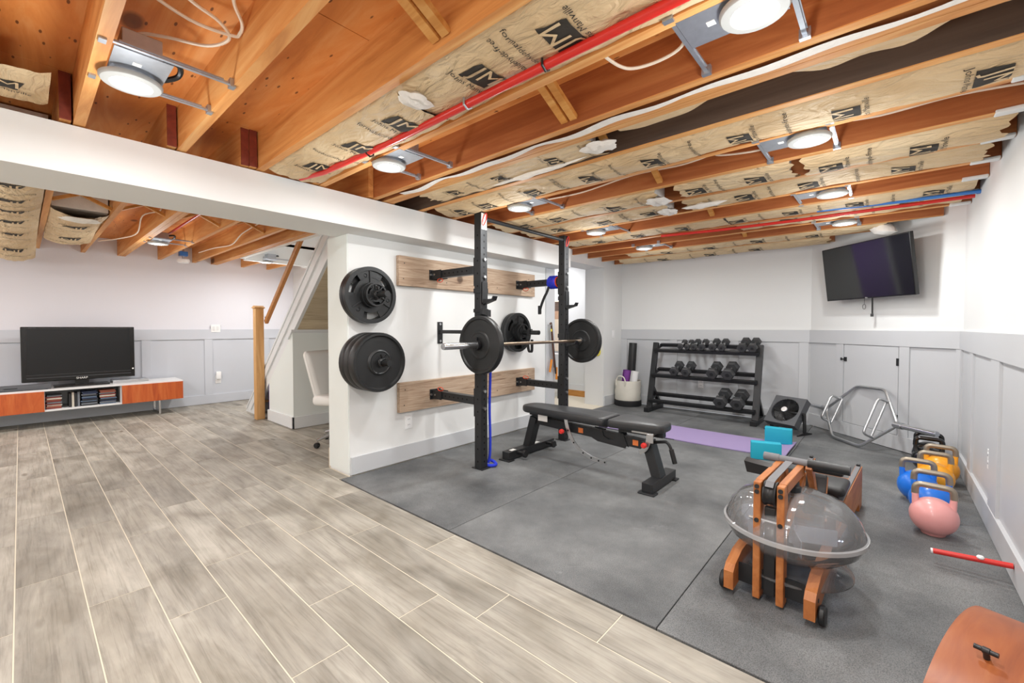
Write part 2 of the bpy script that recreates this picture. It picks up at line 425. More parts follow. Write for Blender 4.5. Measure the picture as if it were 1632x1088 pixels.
# ---- rubber mats
for (x0, x1, lab) in ((XL + .012, -1.862, 'black rubber floor mat along the white plate wall, under the squat rack'),
                      (-1.858, -0.653, 'middle black rubber floor mat running under the bench to the dumbbell rack'),
                      (-0.649, XR - .012, 'speckled black rubber floor mat under the rowing machine and kettlebells')):
    o = MB().box(x0, x1, 1.583, YF - .02 if x1 < 0 else 5.03, -0.012, 0.0, 0.0015, seg=1).build('rubber_mat', 'rubber_mat')
    tag(shift(o, (x0, 1.583, -0.012)), lab, 'floor mat', 'rubber mats of the gym floor')
# the mat that fills the corner behind the third one is cut along the slanted wall
mb = MB(); mb.prism([(-0.649, 5.034), (0.43, 5.034), (-0.649, 6.09)], -0.012, 0.0); o = mb.build('rubber_mat', 'rubber_mat')
tag(shift(o, (-0.649, 5.034, -0.012)), 'triangular cut rubber mat in the corner under the silver trap bar', 'floor mat', 'rubber mats of the gym floor')

# ---- walls
wall_left = struct(slab('wall_left', [(-3.43, XL, 1.66, 4.35, 0, 1.866), (-3.43, XL, 4.35, 5.585, 2.01, ZS), (-3.43, XL, 5.585, YF, 0, ZS),
                        (-3.43, XL, 4.34, 4.352, 1.86, ZS)], 'white_wall'))
beam = struct(slab('trim_1', [(-3.30, -2.868, YB, 4.34, 1.864, 2.088)], 'white_wall', label='white boxed ceiling beam over the plate wall'))
MB().box(-3.432, XL - .004, 1.652, 1.661, 0.02, 1.862).build('end_cap', 'end_cap', wall_left)
MB().box(XL - .001, XL + .016, 1.664, 4.17, 0.008, 0.145, 0.002).build('baseboard', 'grey_trim', wall_left)
MB().box(XL - .001, XL + .016, 5.60, YF - .002, 0.002, 0.145, 0.002).build('baseboard', 'grey_trim', wall_left)
MB().box(XL - .001, XL + .014, 4.17, 4.349, 0.0, 1.862, 0.002).build('door_casing', 'grey_trim', wall_left)
MB().box(-3.46, -3.436, 1.66, 1.69, 0.0, 0.16).build('raw_trim_end', 'cream_wood', wall_left)
wall_back = struct(slab('wall_back', [(-3.43, -0.60, YF, YF + .1, 0, ZS)], 'white_wall'))
mb = MB(); mb.prism([(-0.689, 6.147), (0.459, 5.05), (0.56, 5.05), (0.56, 6.25), (-0.689, 6.25)], 0, ZS)
wall_diag = struct(mb.build('wall_corner', 'white_wall'))
wall_right = struct(slab('wall_right', [(XR, XR + .1, YB, 5.06, 0, ZS)], 'white_wall'))
wall_rear = struct(slab('wall_rear', [(XV - .1, XR + .1, YB - .1, YB, 0, ZS)], 'white_wall'))
wall_liv = struct(slab('wall_living', [(XV - .1, XV, YB, 3.4, 0, ZS + .4)], 'blue_white_wall'))
struct(slab('wall_stair', [(XV, -3.43, 3.10, 3.2, 0, 4.4)], 'white_wall'))
struct(slab('wall_stair_end', [(-3.44, -3.32, 2.0, 3.1, 2.3, 4.4)], 'white_wall'))
struct(slab('wall_hall', [(-5.3, -3.43, 6.12, 6.2, 0, ZS), (-5.3, -3.43, 3.9, 3.98, 0, ZS)], 'white_wall'))
struct(slab('wall_hall_light_block', [(-5.19, -4.25, 5.13, 5.18, 0, 2.24)], 'white_trim'))  # added to block lamp light from the side wall; its edge shows white trim
struct(slab('wall_hall_side', [(-5.3, -5.2, 3.9, 6.2, 0, ZS)], 'purple_paint'))
hall_ceiling = struct(slab('ceiling_hall', [(-5.3, -3.43, 3.9, 6.2, 2.25, 2.32)], 'white_wall'))
o = MB().box(-5.19, -3.44, 6.10, 6.119, 0.0, 0.10).build('trim_2', 'bridging_wood'); struct(o); o['label'] = 'unpainted wooden base board in the room behind'
o = MB().box(-5.19, -3.44, 6.106, 6.119, 0.10, 0.20).build('trim_3', 'white_trim'); struct(o)

def wainscot(wall, origin, direc, normal, length, battens, matname, panel_gaps=()):
    """rail, battens, base board and grey field below the rail, along a wall line."""
    o = Vector(origin); d = Vector(direc).normalized(); n = Vector(normal).normalized()
    m = Matrix(((d.x, n.x, 0, o.x), (d.y, n.y, 0, o.y), (0, 0, 1, 0), (0, 0, 0, 1)))
    MB().box(0, length, -0.002, 0.004, 0, 1.10, mat=m).build('wainscot_field', matname, wall)
    MB().box(0, length, 0.0, 0.022, 0.972, 1.12, 0.002, mat=m).build('chair_rail', matname, wall)
    MB().box(0, length, 0.0, 0.022, 0.004, 0.138, 0.002, mat=m).build('baseboard', matname, wall)
    for a, b in battens: MB().box(a, b, 0.0, 0.018, 0.138, 0.972, 0.0015, mat=m).build('batten', matname, wall)
wainscot(wall_back, (XL, YF), (1, 0), (0, -1), 2.42, [(0, .095), (.764, .862), (1.544, 1.656), (2.313, 2.41)], 'grey_trim')
wainscot(wall_diag, (-0.689, 6.147), (1.148, -1.097), (-1.097, -1.148), 1.585, [(.376, .468), (1.076, 1.169), (1.55, 1.585)], 'grey_trim')
wainscot(wall_right, (XR, 5.05), (0, -1), (-1, 0), 8.05, [(0, .07), (.56, .70), (1.42, 1.66), (2.36, 2.6), (3.4, 3.5), (4.4, 4.5), (5.4, 5.5)], 'grey_trim')
wainscot(wall_liv, (XV, -3.0), (0, 1), (1, 0), 6.1, [(.9, 1.0), (2.1, 2.2), (3.3, 3.4), (4.09, 4.19), (4.81, 4.91), (5.6, 5.7)], 'blue_grey_trim')
# access hatch in the slanted wall
dm = Matrix(((.72298, -.69087, 0, -0.689), (-.69087, -.72298, 0, 6.147), (0, 0, 1, 0), (0, 0, 0, 1)))
hatch = thing('access_door', 'light grey access hatch in the slanted wall below the wall television', 'door', (dm @ Vector((.77, .004, .14))))
def hb(mb, mat, name, par=hatch, sm=False, root=None):
    o = mb.build(name, mat, par, sm); o.data.transform(Matrix.Translation(-hatch.location)); return o
hb(MB().box(.478, 1.068, 0.004, 0.016, .142, .966, 0.002, mat=dm), 'grey_trim', 'door_panel')
hb(MB().box(1.052, 1.078, 0.014, 0.022, .79, .86, 0.002, mat=dm), 'black_metal', 'hinge')
hb(MB().box(1.052, 1.078, 0.014, 0.022, .26, .33, 0.002, mat=dm), 'black_metal', 'hinge')
hb(MB().box(.484, .514, 0.014, 0.026, .79, .835, 0.002, mat=dm).cyl(dm @ Vector((.448, .027, .812)), dm @ Vector((.484, .027, .812)), .006, 8).box(.446, .456, .018, .03, .798, .826, mat=dm), 'black_metal', 'latch')

# ---- ceiling: subfloor sheets, joists, bridging
ceiling = struct(slab('ceiling', [(XV, XR, YB, 2.0, ZS + .012, ZS + .05), (-3.43, XR, 2.0, YF, ZS + .012, ZS + .05), (XV, -6.6, 2.0, 3.4, ZS + .012, ZS + .05), (-6.6, -3.43, 2.98, 3.4, ZS + .012, ZS + .05)], 'plywood'))
for i in range(7):
    for j in range(2):
        xx0 = XV + i * 1.22; xx1 = min(xx0 + 1.216, XR)
        MB().box(xx0, xx1, YB + j * 2.5, YB + j * 2.5 + 2.496, ZS, ZS + .012).build('plywood_sheet', 'plywood', ceiling)
for i in range(3):
    xx0 = -3.2 + i * 1.22
    for j in range(2): MB().box(xx0, xx0 + 1.216, 2.0 + j * 2.08, 2.0 + j * 2.08 + 2.076, ZS, ZS + .012).build('plywood_sheet', 'plywood', ceiling)
GJ = [-1.72, -1.34, -.96, -.57, -.185, .2, .588, .972, 1.35, 1.742, 1.835, 1.88, 2.165, 2.51, 2.87, 3.25, 3.63, 4.01, 4.39, 4.77, 5.15, 5.53, 5.91]
for y in GJ:
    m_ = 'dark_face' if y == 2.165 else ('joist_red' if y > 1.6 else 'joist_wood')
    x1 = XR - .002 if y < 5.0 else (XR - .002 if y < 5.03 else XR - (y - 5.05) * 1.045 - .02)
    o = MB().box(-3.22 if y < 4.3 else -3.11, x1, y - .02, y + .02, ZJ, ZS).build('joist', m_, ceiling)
    if m_ != 'joist_wood': MB().box(-3.2, x1, y - .0205, y + .0205, ZJ - .001, ZJ + .003).build('joist_edge', 'joist_wood', o)  # golden edge on a redder joist: wood tone plus lighting put into colour
for y in GJ[:9]:
    yy = y - .046
    MB().box(XV + .002, -2.84, yy - .019, yy + .019, ZJ + .002, ZS).build('joist', 'joist_wood', ceiling)
    MB().box(-2.845, -2.836, yy - .0195, yy + .0195, ZJ + .0025, ZS).build('joist_end', 'red_wood', ceiling)
    if abs(y - .972) < .01 or abs(y - 1.742) < .01:
        MB().box(XV + .002, -2.85, yy - .06, yy - .021, ZJ + .002, ZS).build('joist', 'joist_wood', ceiling)
        MB().box(-2.855, -2.846, yy - .0605, yy - .021, ZJ + .0025, ZS).build('joist_end', 'red_wood', ceiling)
for y, a, b in ((1.70, XV, -2.85), (1.93, XV, -3.43), (1.975, XV, -3.43), (2.33, XV, -6.62), (2.7, XV, -6.62)):
    MB().box(a + .002, b, y - .019, y + .019, ZJ + .002, ZS).build('joist', 'joist_wood', ceiling)
# stairwell shaft above the opening
struct(slab('wall_stairwell', [(-6.66, -3.43, 1.992, 2.03, ZJ - .01, 4.4), (-6.66, -6.6, 2.03, 3.1, ZJ - .03, 4.4)], 'white_wall'))
struct(slab('ceiling_stairwell', [(-6.66, -3.43, 2.0, 3.1, 4.4, 4.45)], 'white_wall'))
def brace(x, ya, yb, up):
    z0, z1 = (ZS - .02, ZJ + .03) if up else (ZJ + .03, ZS - .02)
    MB().beam((x, ya + .022, z0), (x, yb - .022, z1), .036, .02 if False else .022, up=(0, 0, 1)).build('bridging', 'bridging_wood', ceiling)
gj = GJ
for i in range(3, len(gj) - 1):
    ya, yb = gj[i], gj[i + 1]
    if yb - ya < .2: continue
    if ya in (.972, 2.165, 2.87, 3.25, 4.01, 4.39): continue
    brace(-1.17, ya, yb, True)
    if ya in (1.35, .588): brace(-1.12, ya, yb, True)
    else: brace(-1.12, ya, yb, False)
lj = [-.231, .154, .542, .926, 1.304, 1.70]
for a, b in zip(lj, lj[1:]):
    brace(-4.86, a, b, True); brace(-4.80, a, b, False)
# perimeter blocks where joists meet the right wall: drywall mud and board ends
for y in GJ[8:20]:
    MB().box(XR - .12, XR - .004, y - .026, y + .026, ZJ - .006, ZJ + .012, .005).build('mud_patch', 'white_wall', ceiling)
MB().box(-6.9, -3.44, 2.9, 3.09, ZJ - .02, ZJ + .03).build('drywall_strip', 'white_wall', ceiling)

# ---- insulation
def ink(mb_fn): pass
def batt(y0, y1, x0, x1, label, seed, prints, drop=.03, zb=ZJ + .012, ragged=0.0, sag_end=0.0, white=None, name='insulation_batt', wool=True):
    """kraft-faced batt between two joists. prints: list of (x, flip) logos."""
    L = x1 - x0
    def zf(x, y):
        v = (y - y0) / (y1 - y0); u = (x - x0) / L
        return zb - drop * math.sin(PI * min(1, max(0, v))) ** .7 + .009 * hnoise(x, y, seed) + .004 * math.sin(x * 33 + 9 * math.sin(y * 11 + seed)) * math.sin(y * 21 + seed) - sag_end * max(0, .45 - u) ** 2 * 4
    t = thing(name, label, 'insulation', (x0, (y0 + y1) / 2, zb)); L0 = t.location
    nx = max(14, int(L / .02)); ny = 18
    mb = MB()
    def top(u, v):
        rag = ragged * (.5 + .5 * math.sin(v * 9 + seed) * math.cos(v * 23 + seed))
        x = x0 + rag + (L - 2 * rag) * u; y = y0 + (y1 - y0) * v
        return Vector((x, y, zf(x, y))) - L0
    mb.grid(nx, ny, top); o = mb.build('kraft_facing', 'kraft_paper', t, True)
    if wool: mb = MB(); mb.box(x0 + .02 + ragged, x1 - .02 - ragged, y0 + .006, y1 - .006, zb + .014, ZS - .01); w = mb.build('glass_wool', 'fiberglass', t); w.data.transform(Matrix.Translation(-L0))
    yc = (y0 + y1) / 2; W_ = min(.36, y1 - y0)
    for (px, flip) in prints:
        sx = 1 if not flip else -1
        def place(cx, cy, off):
            # lettering: right = +y, up = +x (or both reversed) as read from below
            def fn(v):
                x = cx + sx * v.y; y = cy + sx * v.x
                return Vector((x, y, zf(x, y) - off)) - L0
            return fn
        s = W_ * .40
        # emblem: dark slanted block
        mb = MB(); mb.grid(10, 8, lambda u, v: place(px, yc, .003)(Vector(((u - .5) * s + (v - .5) * .02, (v - .5) * s * .78, 0)))); mb.build('printed_emblem', 'print_ink', t)
        letters('JM', s * .86, 'emblem_letters', 'kraft_paper', t, place(px, yc, .0055))
        letters('Johns Manville', s * .27, 'printed_name', 'print_ink', t, place(px - sx * s * .56, yc, .005))
        if px + sx * .21 > x0 + .05 and px + sx * .21 < x1 - .05:
            letters('formaldehyde-free', s * .26, 'printed_slogan', 'print_ink', t, place(px + sx * .21, yc, .005))
    if white:
        for (wx0, wx1, wy, h) in white:
            cxw, lw_ = (wx0 + wx1) / 2, (wx1 - wx0) / 2
            mb = MB(); mb.lathe([(0, -.02), (.4, -.018), (.75, -.012), (1.0, 0), (.7, .012), (0, .016)], 26)
            for v in mb.bm.verts:
                k = 1 + .12 * math.sin(math.atan2(v.co.y, v.co.x) * 5 + seed) + .05 * math.sin(math.atan2(v.co.y, v.co.x) * 11 + seed * 3)
                v.co = Vector((cxw + lw_ * v.co.x * k, min(y1 - .004, max(y0 + .004, wy + h * .5 * v.co.y * k)), zf(cxw, wy) - .006 + v.co.z * (1 + .4 * math.sin(v.co.x * 9 + seed)))) - L0
            mb.build('torn_wool', 'fiberglass', t, True)
    return t
def lg(a, b, st, alt=True, f0=0):
    r = []; x = a; i = f0
    while x < b: r.append((x, (i % 2 == 1) if alt else bool(f0))); x += st; i += 1
    return r
batt(.992, 1.33, -1.52, .40, 'smooth kraft insulation batt beside the red sprinkler pipe, right of the white tear', 1.0, [(-1.16, False), (-.80, True), (-.36, False), (.05, True)], .022)
batt(.992, 1.33, -2.83, -1.50, 'wrinkled kraft insulation batt beside the red sprinkler pipe, against the white beam', 2.0, [(-2.5, False), (-2.05, False), (-1.68, False)], .034, ragged=.03, white=[(-1.52, -1.42, 1.08, .16)])
batt(1.905, 2.145, -2.6, -1.15, 'torn kraft insulation strip hanging before the dark joist', 3.1, [(-2.3, False), (-1.87, True), (-1.45, False)], .012, ragged=.08, white=[(-1.25, -1.05, 2.0, .14), (-2.0, -1.3, 2.09, .03)])
batt(2.185, 2.49, -2.75, .44, 'long kraft insulation batt hanging just beyond the dark joist', 4.4, [(-2.55, False), (-2.28, False), (-1.84, False), (-1.40, True), (-1.0, True), (-.56, True), (-.15, True), (.27, False)], .045)
batt(2.89, 3.23, -2.8, -1.22, 'kraft insulation batt above the pull-up bar of the squat rack', 5.2, [(-2.5, False), (-2.14, False), (-1.6, False)], .04, ragged=.05, white=[(-1.35, -1.18, 3.05, .2)])
batt(2.89, 3.23, -1.12, -.42, 'short kraft insulation batt with a folded rounded end, mid ceiling', 6.1, [(-1.0, True), (-.64, True)], .04, ragged=.04)
batt(2.89, 3.23, -.40, .42, 'kraft insulation batt bulging down beside the right wall', 7.7, [(-.26, True), (.12, True)], .055, ragged=.05)
batt(3.27, 3.61, -2.8, -1.3, 'kraft insulation batt behind the pull-up bar with a ragged white end', 8.5, [(-2.4, True), (-1.9, False), (-1.5, True)], .03, ragged=.04, white=[(-1.42, -1.28, 3.45, .2)])
batt(3.27, 3.61, -1.2, .40, 'kraft insulation batt with white wool torn open at its left end', 9.3, [(-.79, True), (-.41, True), (.05, True)], .03, ragged=.04, white=[(-1.2, -.9, 3.38, .07)])
batt(4.03, 4.37, -2.8, -1.1, 'kraft insulation batt over the far end of the squat rack', 10.2, [(-2.4, True), (-1.95, True), (-1.5, True)], .02)
batt(4.03, 4.37, -1.08, .42, 'kraft insulation batt on the near side of the red and blue water lines', 11.6, [(-1.02, True), (-.62, True), (-.21, True), (.22, True)], .025)
batt(4.41, 4.75, -1.1, .40, 'kraft insulation batt on the far side of the red and blue water lines', 12.4, [(-.7, True), (-.3, True), (.1, True)], .0)
batt(5.17, 5.51, -2.6, -.02, 'ragged kraft insulation batt in front of the back wall', 13.8, [(-2.1, True), (-1.6, True), (-1.1, True), (-.6, True)], .03, ragged=.05)
batt(5.55, 5.89, -2.9, -.45, 'last kraft insulation batt hanging against the back wall', 14.9, [(-2.3, True), (-1.7, True), (-1.2, True)], .055, ragged=.07)
batt(-.165, .10, -2.84, -2.5, 'short dark insulation end above the beam, left edge of the ceiling', 15.5, [(-2.68, False)], .02, zb=ZJ + .05, wool=False)
batt(-.19, .128, -7.2, -3.4, 'wide sagging kraft insulation sheet hanging down over the living area', 16.1, [(-4.2, True), (-4.65, True), (-5.1, True), (-5.6, True), (-6.15, True), (-6.8, True)], .05, zb=ZJ - .005, sag_end=.20, ragged=.03)
batt(.175, .52, -6.5, -5.0, 'kraft insulation batt sagging beyond the cross bridging in the living area', 17.3, [(-6.2, True), (-5.6, True)], .05, sag_end=.05, white=[(-5.15, -4.98, .35, .25)])
# white foam lump by the television
mb = MB(); mb.lathe([(0, -.05), (.035, -.045), (.06, -.01), (.055, .03), (.03, .055), (0, .06)], 14)
for v in mb.bm.verts: v.co = Vector((v.co.x * 2.0, v.co.y, v.co.z)) * (1 + .25 * hnoise(v.co.x * 9, v.co.y * 9, v.co.z * 40))
o = mb.build('insulation_tuft', 'fiberglass', None, True, loc=(-.06, 5.30, 2.06)); o.rotation_euler = (0, .25, -.75)
tag(o, 'white fluffy tuft of insulation poking out above the wall television', 'insulation')
# loose strip between the double joist
mb = MB(); mb.grid(60, 2, lambda u, v: Vector((-2.6 + 3.0 * u, 1.772 + .05 * v * (.45 + .55 * abs(math.sin(u * 13 + 1))) + .006 * math.sin(u * 31), ZJ - .004 - .01 * math.sin(u * 23) ** 2)))
o = mb.build('insulation_strip', 'fiberglass', None, True); tag(shift(o, (-2.6, 1.8, ZJ)), 'long white torn insulation strip squeezed between two near joists', 'insulation')
mb = MB(); mb.grid(50, 3, lambda u, v: Vector((-1.0 + 1.42 * u, 1.902 + (.045 + .04 * math.sin(u * 12) + .015 * math.sin(u * 37)) * v, ZJ + .012 - .004 * math.sin(u * 40 + v * 3))))
o = mb.build('torn_paper', 'kraft_paper', None, True); tag(shift(o, (-1.0, 1.905, ZJ)), 'torn kraft paper edge left hanging on the near side of the dark joist', 'insulation')
# ================================================================== ceiling services
def downlight(x, y, label, ydir=1, yreach=.27, plate_side=-1, big=True, group='recessed downlights'):
    t = thing('recessed_downlight', label, 'ceiling light', (x, y, 2.07), 0, group)
    mb = MB(); mb.lathe([(.060, -.003), (.064, -.008), (.088, -.004), (.094, .004), (.094, .010), (.060, .010), (.060, -.003)], 32); mb.build('trim_ring', 'lamp_trim', t, True)
    mb = MB(); mb.lathe([(.060, -.001), (.052, -.005), (.035, -.007), (0, -.008)], 32); mb.build('lens', 'lens_glow', t, True)
    MB().lathe([(0, .011), (.075, .011), (.075, .024), (0, .024)], 24).build('housing', 'galvanised', t)
    s = plate_side
    x0, x1 = sorted((-.075 * s, .205 * s))
    pl = MB().box(x0, x1, -.07, .09, .024, .027).build('mounting_plate', 'galvanised', t)
    MB().box(*sorted((.09 * s, .20 * s)), -.05, .06, .028, .10, .003).build('junction_box', 'galvanised', t)
    MB().box(.12 * s - .012, .12 * s + .012, -.012, .012, .0225, .0242).build('sticker', 'label_white', pl)
    mb = MB(); mb.tube(spline([(.10 * s, .05, .08), (.07 * s, .13, .10), (.02 * s, .14, .08), (.0, .09, .05), (.02 * s, .04, .027)], 5), .010, 8); mb.build('conduit', 'dark_iron', t, True)
    for bx in (-.09, .215) if s > 0 else (-.215, .09):
        mb = MB(); mb.beam((bx, -.10, .032), (bx, yreach, .032), .014, .008).beam((bx + .006, -.06, .037), (bx + .006, yreach - .03, .037), .010, .006)
        h = mb.build('hanger_bar', 'galvanised', t)
        for yy in (-.10, yreach):
            MB().box(bx - .016, bx + .016, yy - .01, yy + .01, .018, .05).build('clip', 'galvanised', h)
    la = bpy.data.lights.new('downlight_lamp', 'AREA'); la.shape = 'DISK'; la.size = .105; la.energy = LAMP_W * (1.45 if x < -3.4 else 1.0); la.color = (.975, .99, .985); la.spread = math.radians(175)
    lo = bpy.data.objects.new('lamp', la); C.objects.link(lo); lo.parent = t; lo.location = (0, 0, -.010)
    lp = bpy.data.lights.new('ceiling_fill', 'POINT'); lp.shadow_soft_size = .05; lp.energy = CEIL_FILL_W; lp.color = (.975, .99, .985)
    lq = bpy.data.objects.new('lamp', lp); C.objects.link(lq); lq.parent = t; lq.location = (0, 0, -.26)  # unseen fill light added in mid-air under the fixture for the ceiling
    return t
place_words = {(-2.17, .295): 'lit round downlight above the white beam, nearest the left edge of the ceiling',
 (-.31, 1.43): 'largest lit round downlight, at the top of the picture near the red sprinkler pipe',
 (-2.17, 1.41): 'lit round downlight by the white beam, in the bay beyond the red sprinkler pipe',
 (-.31, 2.58): 'lit round downlight second from the top on the right side of the ceiling',
 (-2.17, 2.57): 'lit round downlight right above the near upright of the squat rack',
 (-.31, 3.735): 'lit round downlight third from the top on the right side of the ceiling',
 (-2.17, 3.73): 'lit round downlight just beyond the far upright of the squat rack',
 (-.31, 4.84): 'lit round downlight directly above the wall television',
 (-2.17, 4.83): 'farthest lit round downlight, above the dumbbell rack corner',
 (-.31, .295): 'lit round downlight overhead beside the camera position',
 (-.31, -.85): 'lit round downlight behind the camera, right side', (-2.17, -.85): 'lit round downlight behind the camera, beside the beam',
 (-.31, -2.0): 'lit round downlight at the rear wall, right side', (-2.17, -2.0): 'lit round downlight at the rear wall, beside the beam',
 (-6.077, 1.02): 'lit round downlight between the joists of the living area above the television stand',
 (-6.664, 2.32): 'lit round downlight beyond the stairs in the living area ceiling',
 (-4.3, -2.0): 'lit round downlight at the rear of the living area beside the beam', (-4.5, -.75): 'lit round downlight over the near living area by the beam',
 (-6.08, -.75): 'lit round downlight over the left end of the living area', (-6.08, -2.0): 'lit round downlight at the rear left corner of the living area'}
for (x, y), lab in place_words.items():
    downlight(x, y, lab, plate_side=(1 if (x < -1 and y > 1) or y < 1 and x < -1 else -1))
# hall and stairwell ceiling lamps
for (x, y, z, lab, e) in ((-4.3, 5.62, 2.235, 'round ceiling lamp in the small room behind the doorway', 13), (-4.2, 2.5, 4.385, 'bright ceiling lamp at the top of the stairwell', 18)):
    t = thing('ceiling_lamp', lab, 'ceiling light', (x, y, z))
    MB().lathe([(0, .012), (.12, .012), (.12, -.01), (.10, -.012), (.10, 0), (0, 0)], 28).build('rim', 'white_plastic', t, True)
    MB().lathe([(.10, -.006), (.06, -.022), (0, -.026)], 28).build('lens', 'lens_glow', t, True)
    la = bpy.data.lights.new('lamp', 'AREA'); la.shape = 'DISK'; la.size = .2; la.energy = e
    lo = bpy.data.objects.new('lamp', la); C.objects.link(lo); lo.parent = t; lo.location = (0, 0, -.03)
# pipes
t = thing('sprinkler_pipe', 'glossy red plastic pipe running under the near kraft insulation', 'pipe', (-2.8, 1.23, 2.068))
mb = MB(); mb.tube([Vector((0, -.05, .02)), Vector((.25, -.02, .006)), Vector((1.0, 0, 0)), Vector((2.4, 0, 0)), Vector((3.24, 0, 0))], .0165, 14); mb.build('pipe', 'red_pipe', t, True)
for x in (.73, 1.48, 1.88, 2.9):
    MB().tube([(x, 0, -.02), (x, .02, -.008), (x, .02, .03), (x, -.02, .03), (x, -.02, -.008)], .005, 6, closed=True).build('pipe_clip', 'black_plastic' if x != 1.48 else 'galvanised', t)
for nm, y, z, x0, m, lab in (('water_pipe', 4.40, 2.066, -1.75, 'red_pipe', 'red plastic water line crossing the far ceiling'), ('water_pipe', 4.345, 2.078, -.45, 'blue_pipe', 'blue plastic water line beside the far red one')):
    mb = MB(); mb.tube([(0, -.10, .01), (.5, -.05, .0), (1.1, 0, 0), (XR - .02 - x0, 0, 0)], .013, 12)
    tag(mb.build(nm, m, None, True, loc=(x0, y, z)), lab, 'pipe')
mb = MB(); mb.tube([(0, 0, 0), (3.2, 0, 0)], .012, 10); tag(mb.build('water_pipe', 'red_pipe', None, True, loc=(-6.9, 1.12, 2.2)), 'thin red line fixed along a joist of the living area ceiling', 'pipe')
# cables
def cable(pts, lab, r=.006, m='cable'):
    b = Vector(pts[0]); mb = MB(); mb.tube(spline([Vector(p) - b for p in pts], 6), r, 7)
    tag(mb.build('electrical_cable', m, None, True, loc=b), lab, 'cable')
cable([(-2.205, 0.279, 2.17), (-2.117, 0.3, 2.23), (-2.065, 0.374, 2.24), (-2.005, 0.497, 2.24), (-1.895, 0.541, 2.24), (-1.816, 0.49, 2.24), (-1.781, 0.391, 2.25), (-1.72, .25, 2.29)], 'white cable looping from the downlight nearest the left edge')
cable([(-1.881, 0.24, 2.29), (-1.881, 0.412, 2.24), (-1.858, 0.541, 2.236), (-1.83, 0.558, 2.24), (-1.78, 0.55, 2.25), (-1.696, 0.50, 2.26), (-1.598, 0.48, 2.29)], 'white cable hanging across the bare bay near the top left corner')
cable([(-0.441, 2.82, 2.171), (-0.613, 2.82, 2.171), (-0.784, 2.82, 2.194), (-0.817, 2.82, 2.215), (-0.785, 2.83, 2.224), (-1.011, 2.835, 2.2), (-1.356, 2.835, 2.211), (-1.762, 2.835, 2.177), (-2.1, 2.84, 2.187)], 'white cable running along the joist between the two middle downlights')
cable([(-0.252, 2.82, 2.19), (-0.205, 2.82, 2.212), (-0.046, 2.835, 2.203), (0.167, 2.835, 2.21), (0.286, 2.835, 2.205), (0.45, 2.835, 2.187)], 'white cable stapled along the joist beside the right wall')
cable([(-0.80, 1.39, 2.14), (-0.778, 1.492, 2.13), (-0.741, 1.545, 2.128), (-0.652, 1.566, 2.13), (-0.563, 1.541, 2.13), (-0.505, 1.446, 2.125), (-0.49, 1.40, 2.13)], 'white cable drooping beside the largest downlight')
cable([(-2.0, 1.42, 2.13), (-1.9, 1.40, 2.125), (-1.764, 1.40, 2.125), (-1.647, 1.40, 2.13), (-1.5, 1.39, 2.16)], 'white cable under the joist right of the beam downlight')
cable([(-6.9, 1.58, 2.14), (-6.3, 1.6, 2.13), (-5.7, 1.62, 2.10), (-5.2, 1.58, 2.15), (-4.6, 1.6, 2.2)], 'white cable sagging under the living area joists before the stairs')
cable([(-6.7, .60, 2.12), (-6.2, .72, 2.10), (-5.9, .82, 2.13), (-5.3, .78, 2.2), (-4.9, .85, 2.2), (-4.4, .7, 2.22)], 'white cable looping across the bare bay of the living area')
# smoke detector
t = thing('smoke_detector', 'white round smoke detector below the living area ceiling', 'detector', (-7.33, 1.50, 2.05))
MB().lathe([(0, .035), (.07, .035), (.072, .01), (.062, -.012), (.03, -.018), (0, -.018)], 24).build('housing', 'white_plastic', t, True)
MB().cyl((0, 0, .03), (0, 0, .26), .012, 8).build('stem', 'galvanised', t)
MB().box(-.045, .045, -.045, .045, .08, .14).build('junction_box', 'blue_pipe', t)

# ================================================================== living area
XT = -7.2
con = thing('media_console', 'low white media console with orange wood doors and a chrome leg', 'console', (-7.43, .2, 0))
def cb(mb, nm, m, par=con, sm=False):
    o = mb.build(nm, m, par, sm); o.data.transform(Matrix.Translation(-con.location)); return o
YC0, YC1 = -1.15, 1.445
cb(MB().box(-7.655, -7.2, YC0, YC1, .421, .440, .001).box(-7.655, -7.2, YC0, YC1, .19, .209, .001).box(-7.655, -7.645, YC0, YC1, .209, .421)
   .box(-7.655, -7.205, YC0, YC0 + .018, .209, .421).box(-7.655, -7.205, YC1 - .018, YC1, .209, .421).box(-7.655, -7.22, .815, .833, .209, .421).box(-7.655, -7.22, .155, .173, .209, .421), 'body', 'white_trim')
for a, b in ((.826, 1.443), (-.45, .168), (-1.148, -.456)):
    cb(MB().box(-7.203, -7.185, a, b, .192, .422, .0015), 'door', 'console_wood')
for yy in (1.20, -.9):
    mb = MB(); pth = [(-7.26, yy, .19), (-7.26, yy, .012), (-7.6, yy, .012), (-7.6, yy, .19)]
    for p, q in zip(pth, pth[1:]): mb.beam(p, q, .055, .02, up=(0, 1, 0) if False else (0, 1, 0))
    cb(mb, 'leg', 'chrome')
# discs and boxes inside the open shelf
mi = 0
def case(y0, y1, z0, z1, lab, m, x0=-7.45, x1=-7.25):
    o = MB().box(0, x1 - x0, 0, y1 - y0, 0, z1 - z0, .001, seg=1).build('disc_case', m, loc=(x0, y0, z0)); tag(o, lab, 'disc case', 'disc cases in the console'); return o
ordn = ['lowest', 'second', 'third', 'fourth', 'fifth', 'sixth', 'seventh', 'eighth', 'ninth', 'tenth']
def stack(y0, y1, z, n, h, cols, where):
    for i in range(n):
        j = .006 * math.sin(i * 3.7)
        case(y0 + j, y1 + j, z + i * h, z + (i + 1) * h - .0012, '%s disc case of the %s' % (ordn[i] if i < n - 1 else 'topmost', where), 'media_%d' % cols[i % len(cols)], x1=-7.25 + .008 * math.sin(i * 2.1))
stack(.184, .305, .2095, 10, .0155, [0, 5, 3, 0, 6], 'reddish stack at the left of the open shelf')
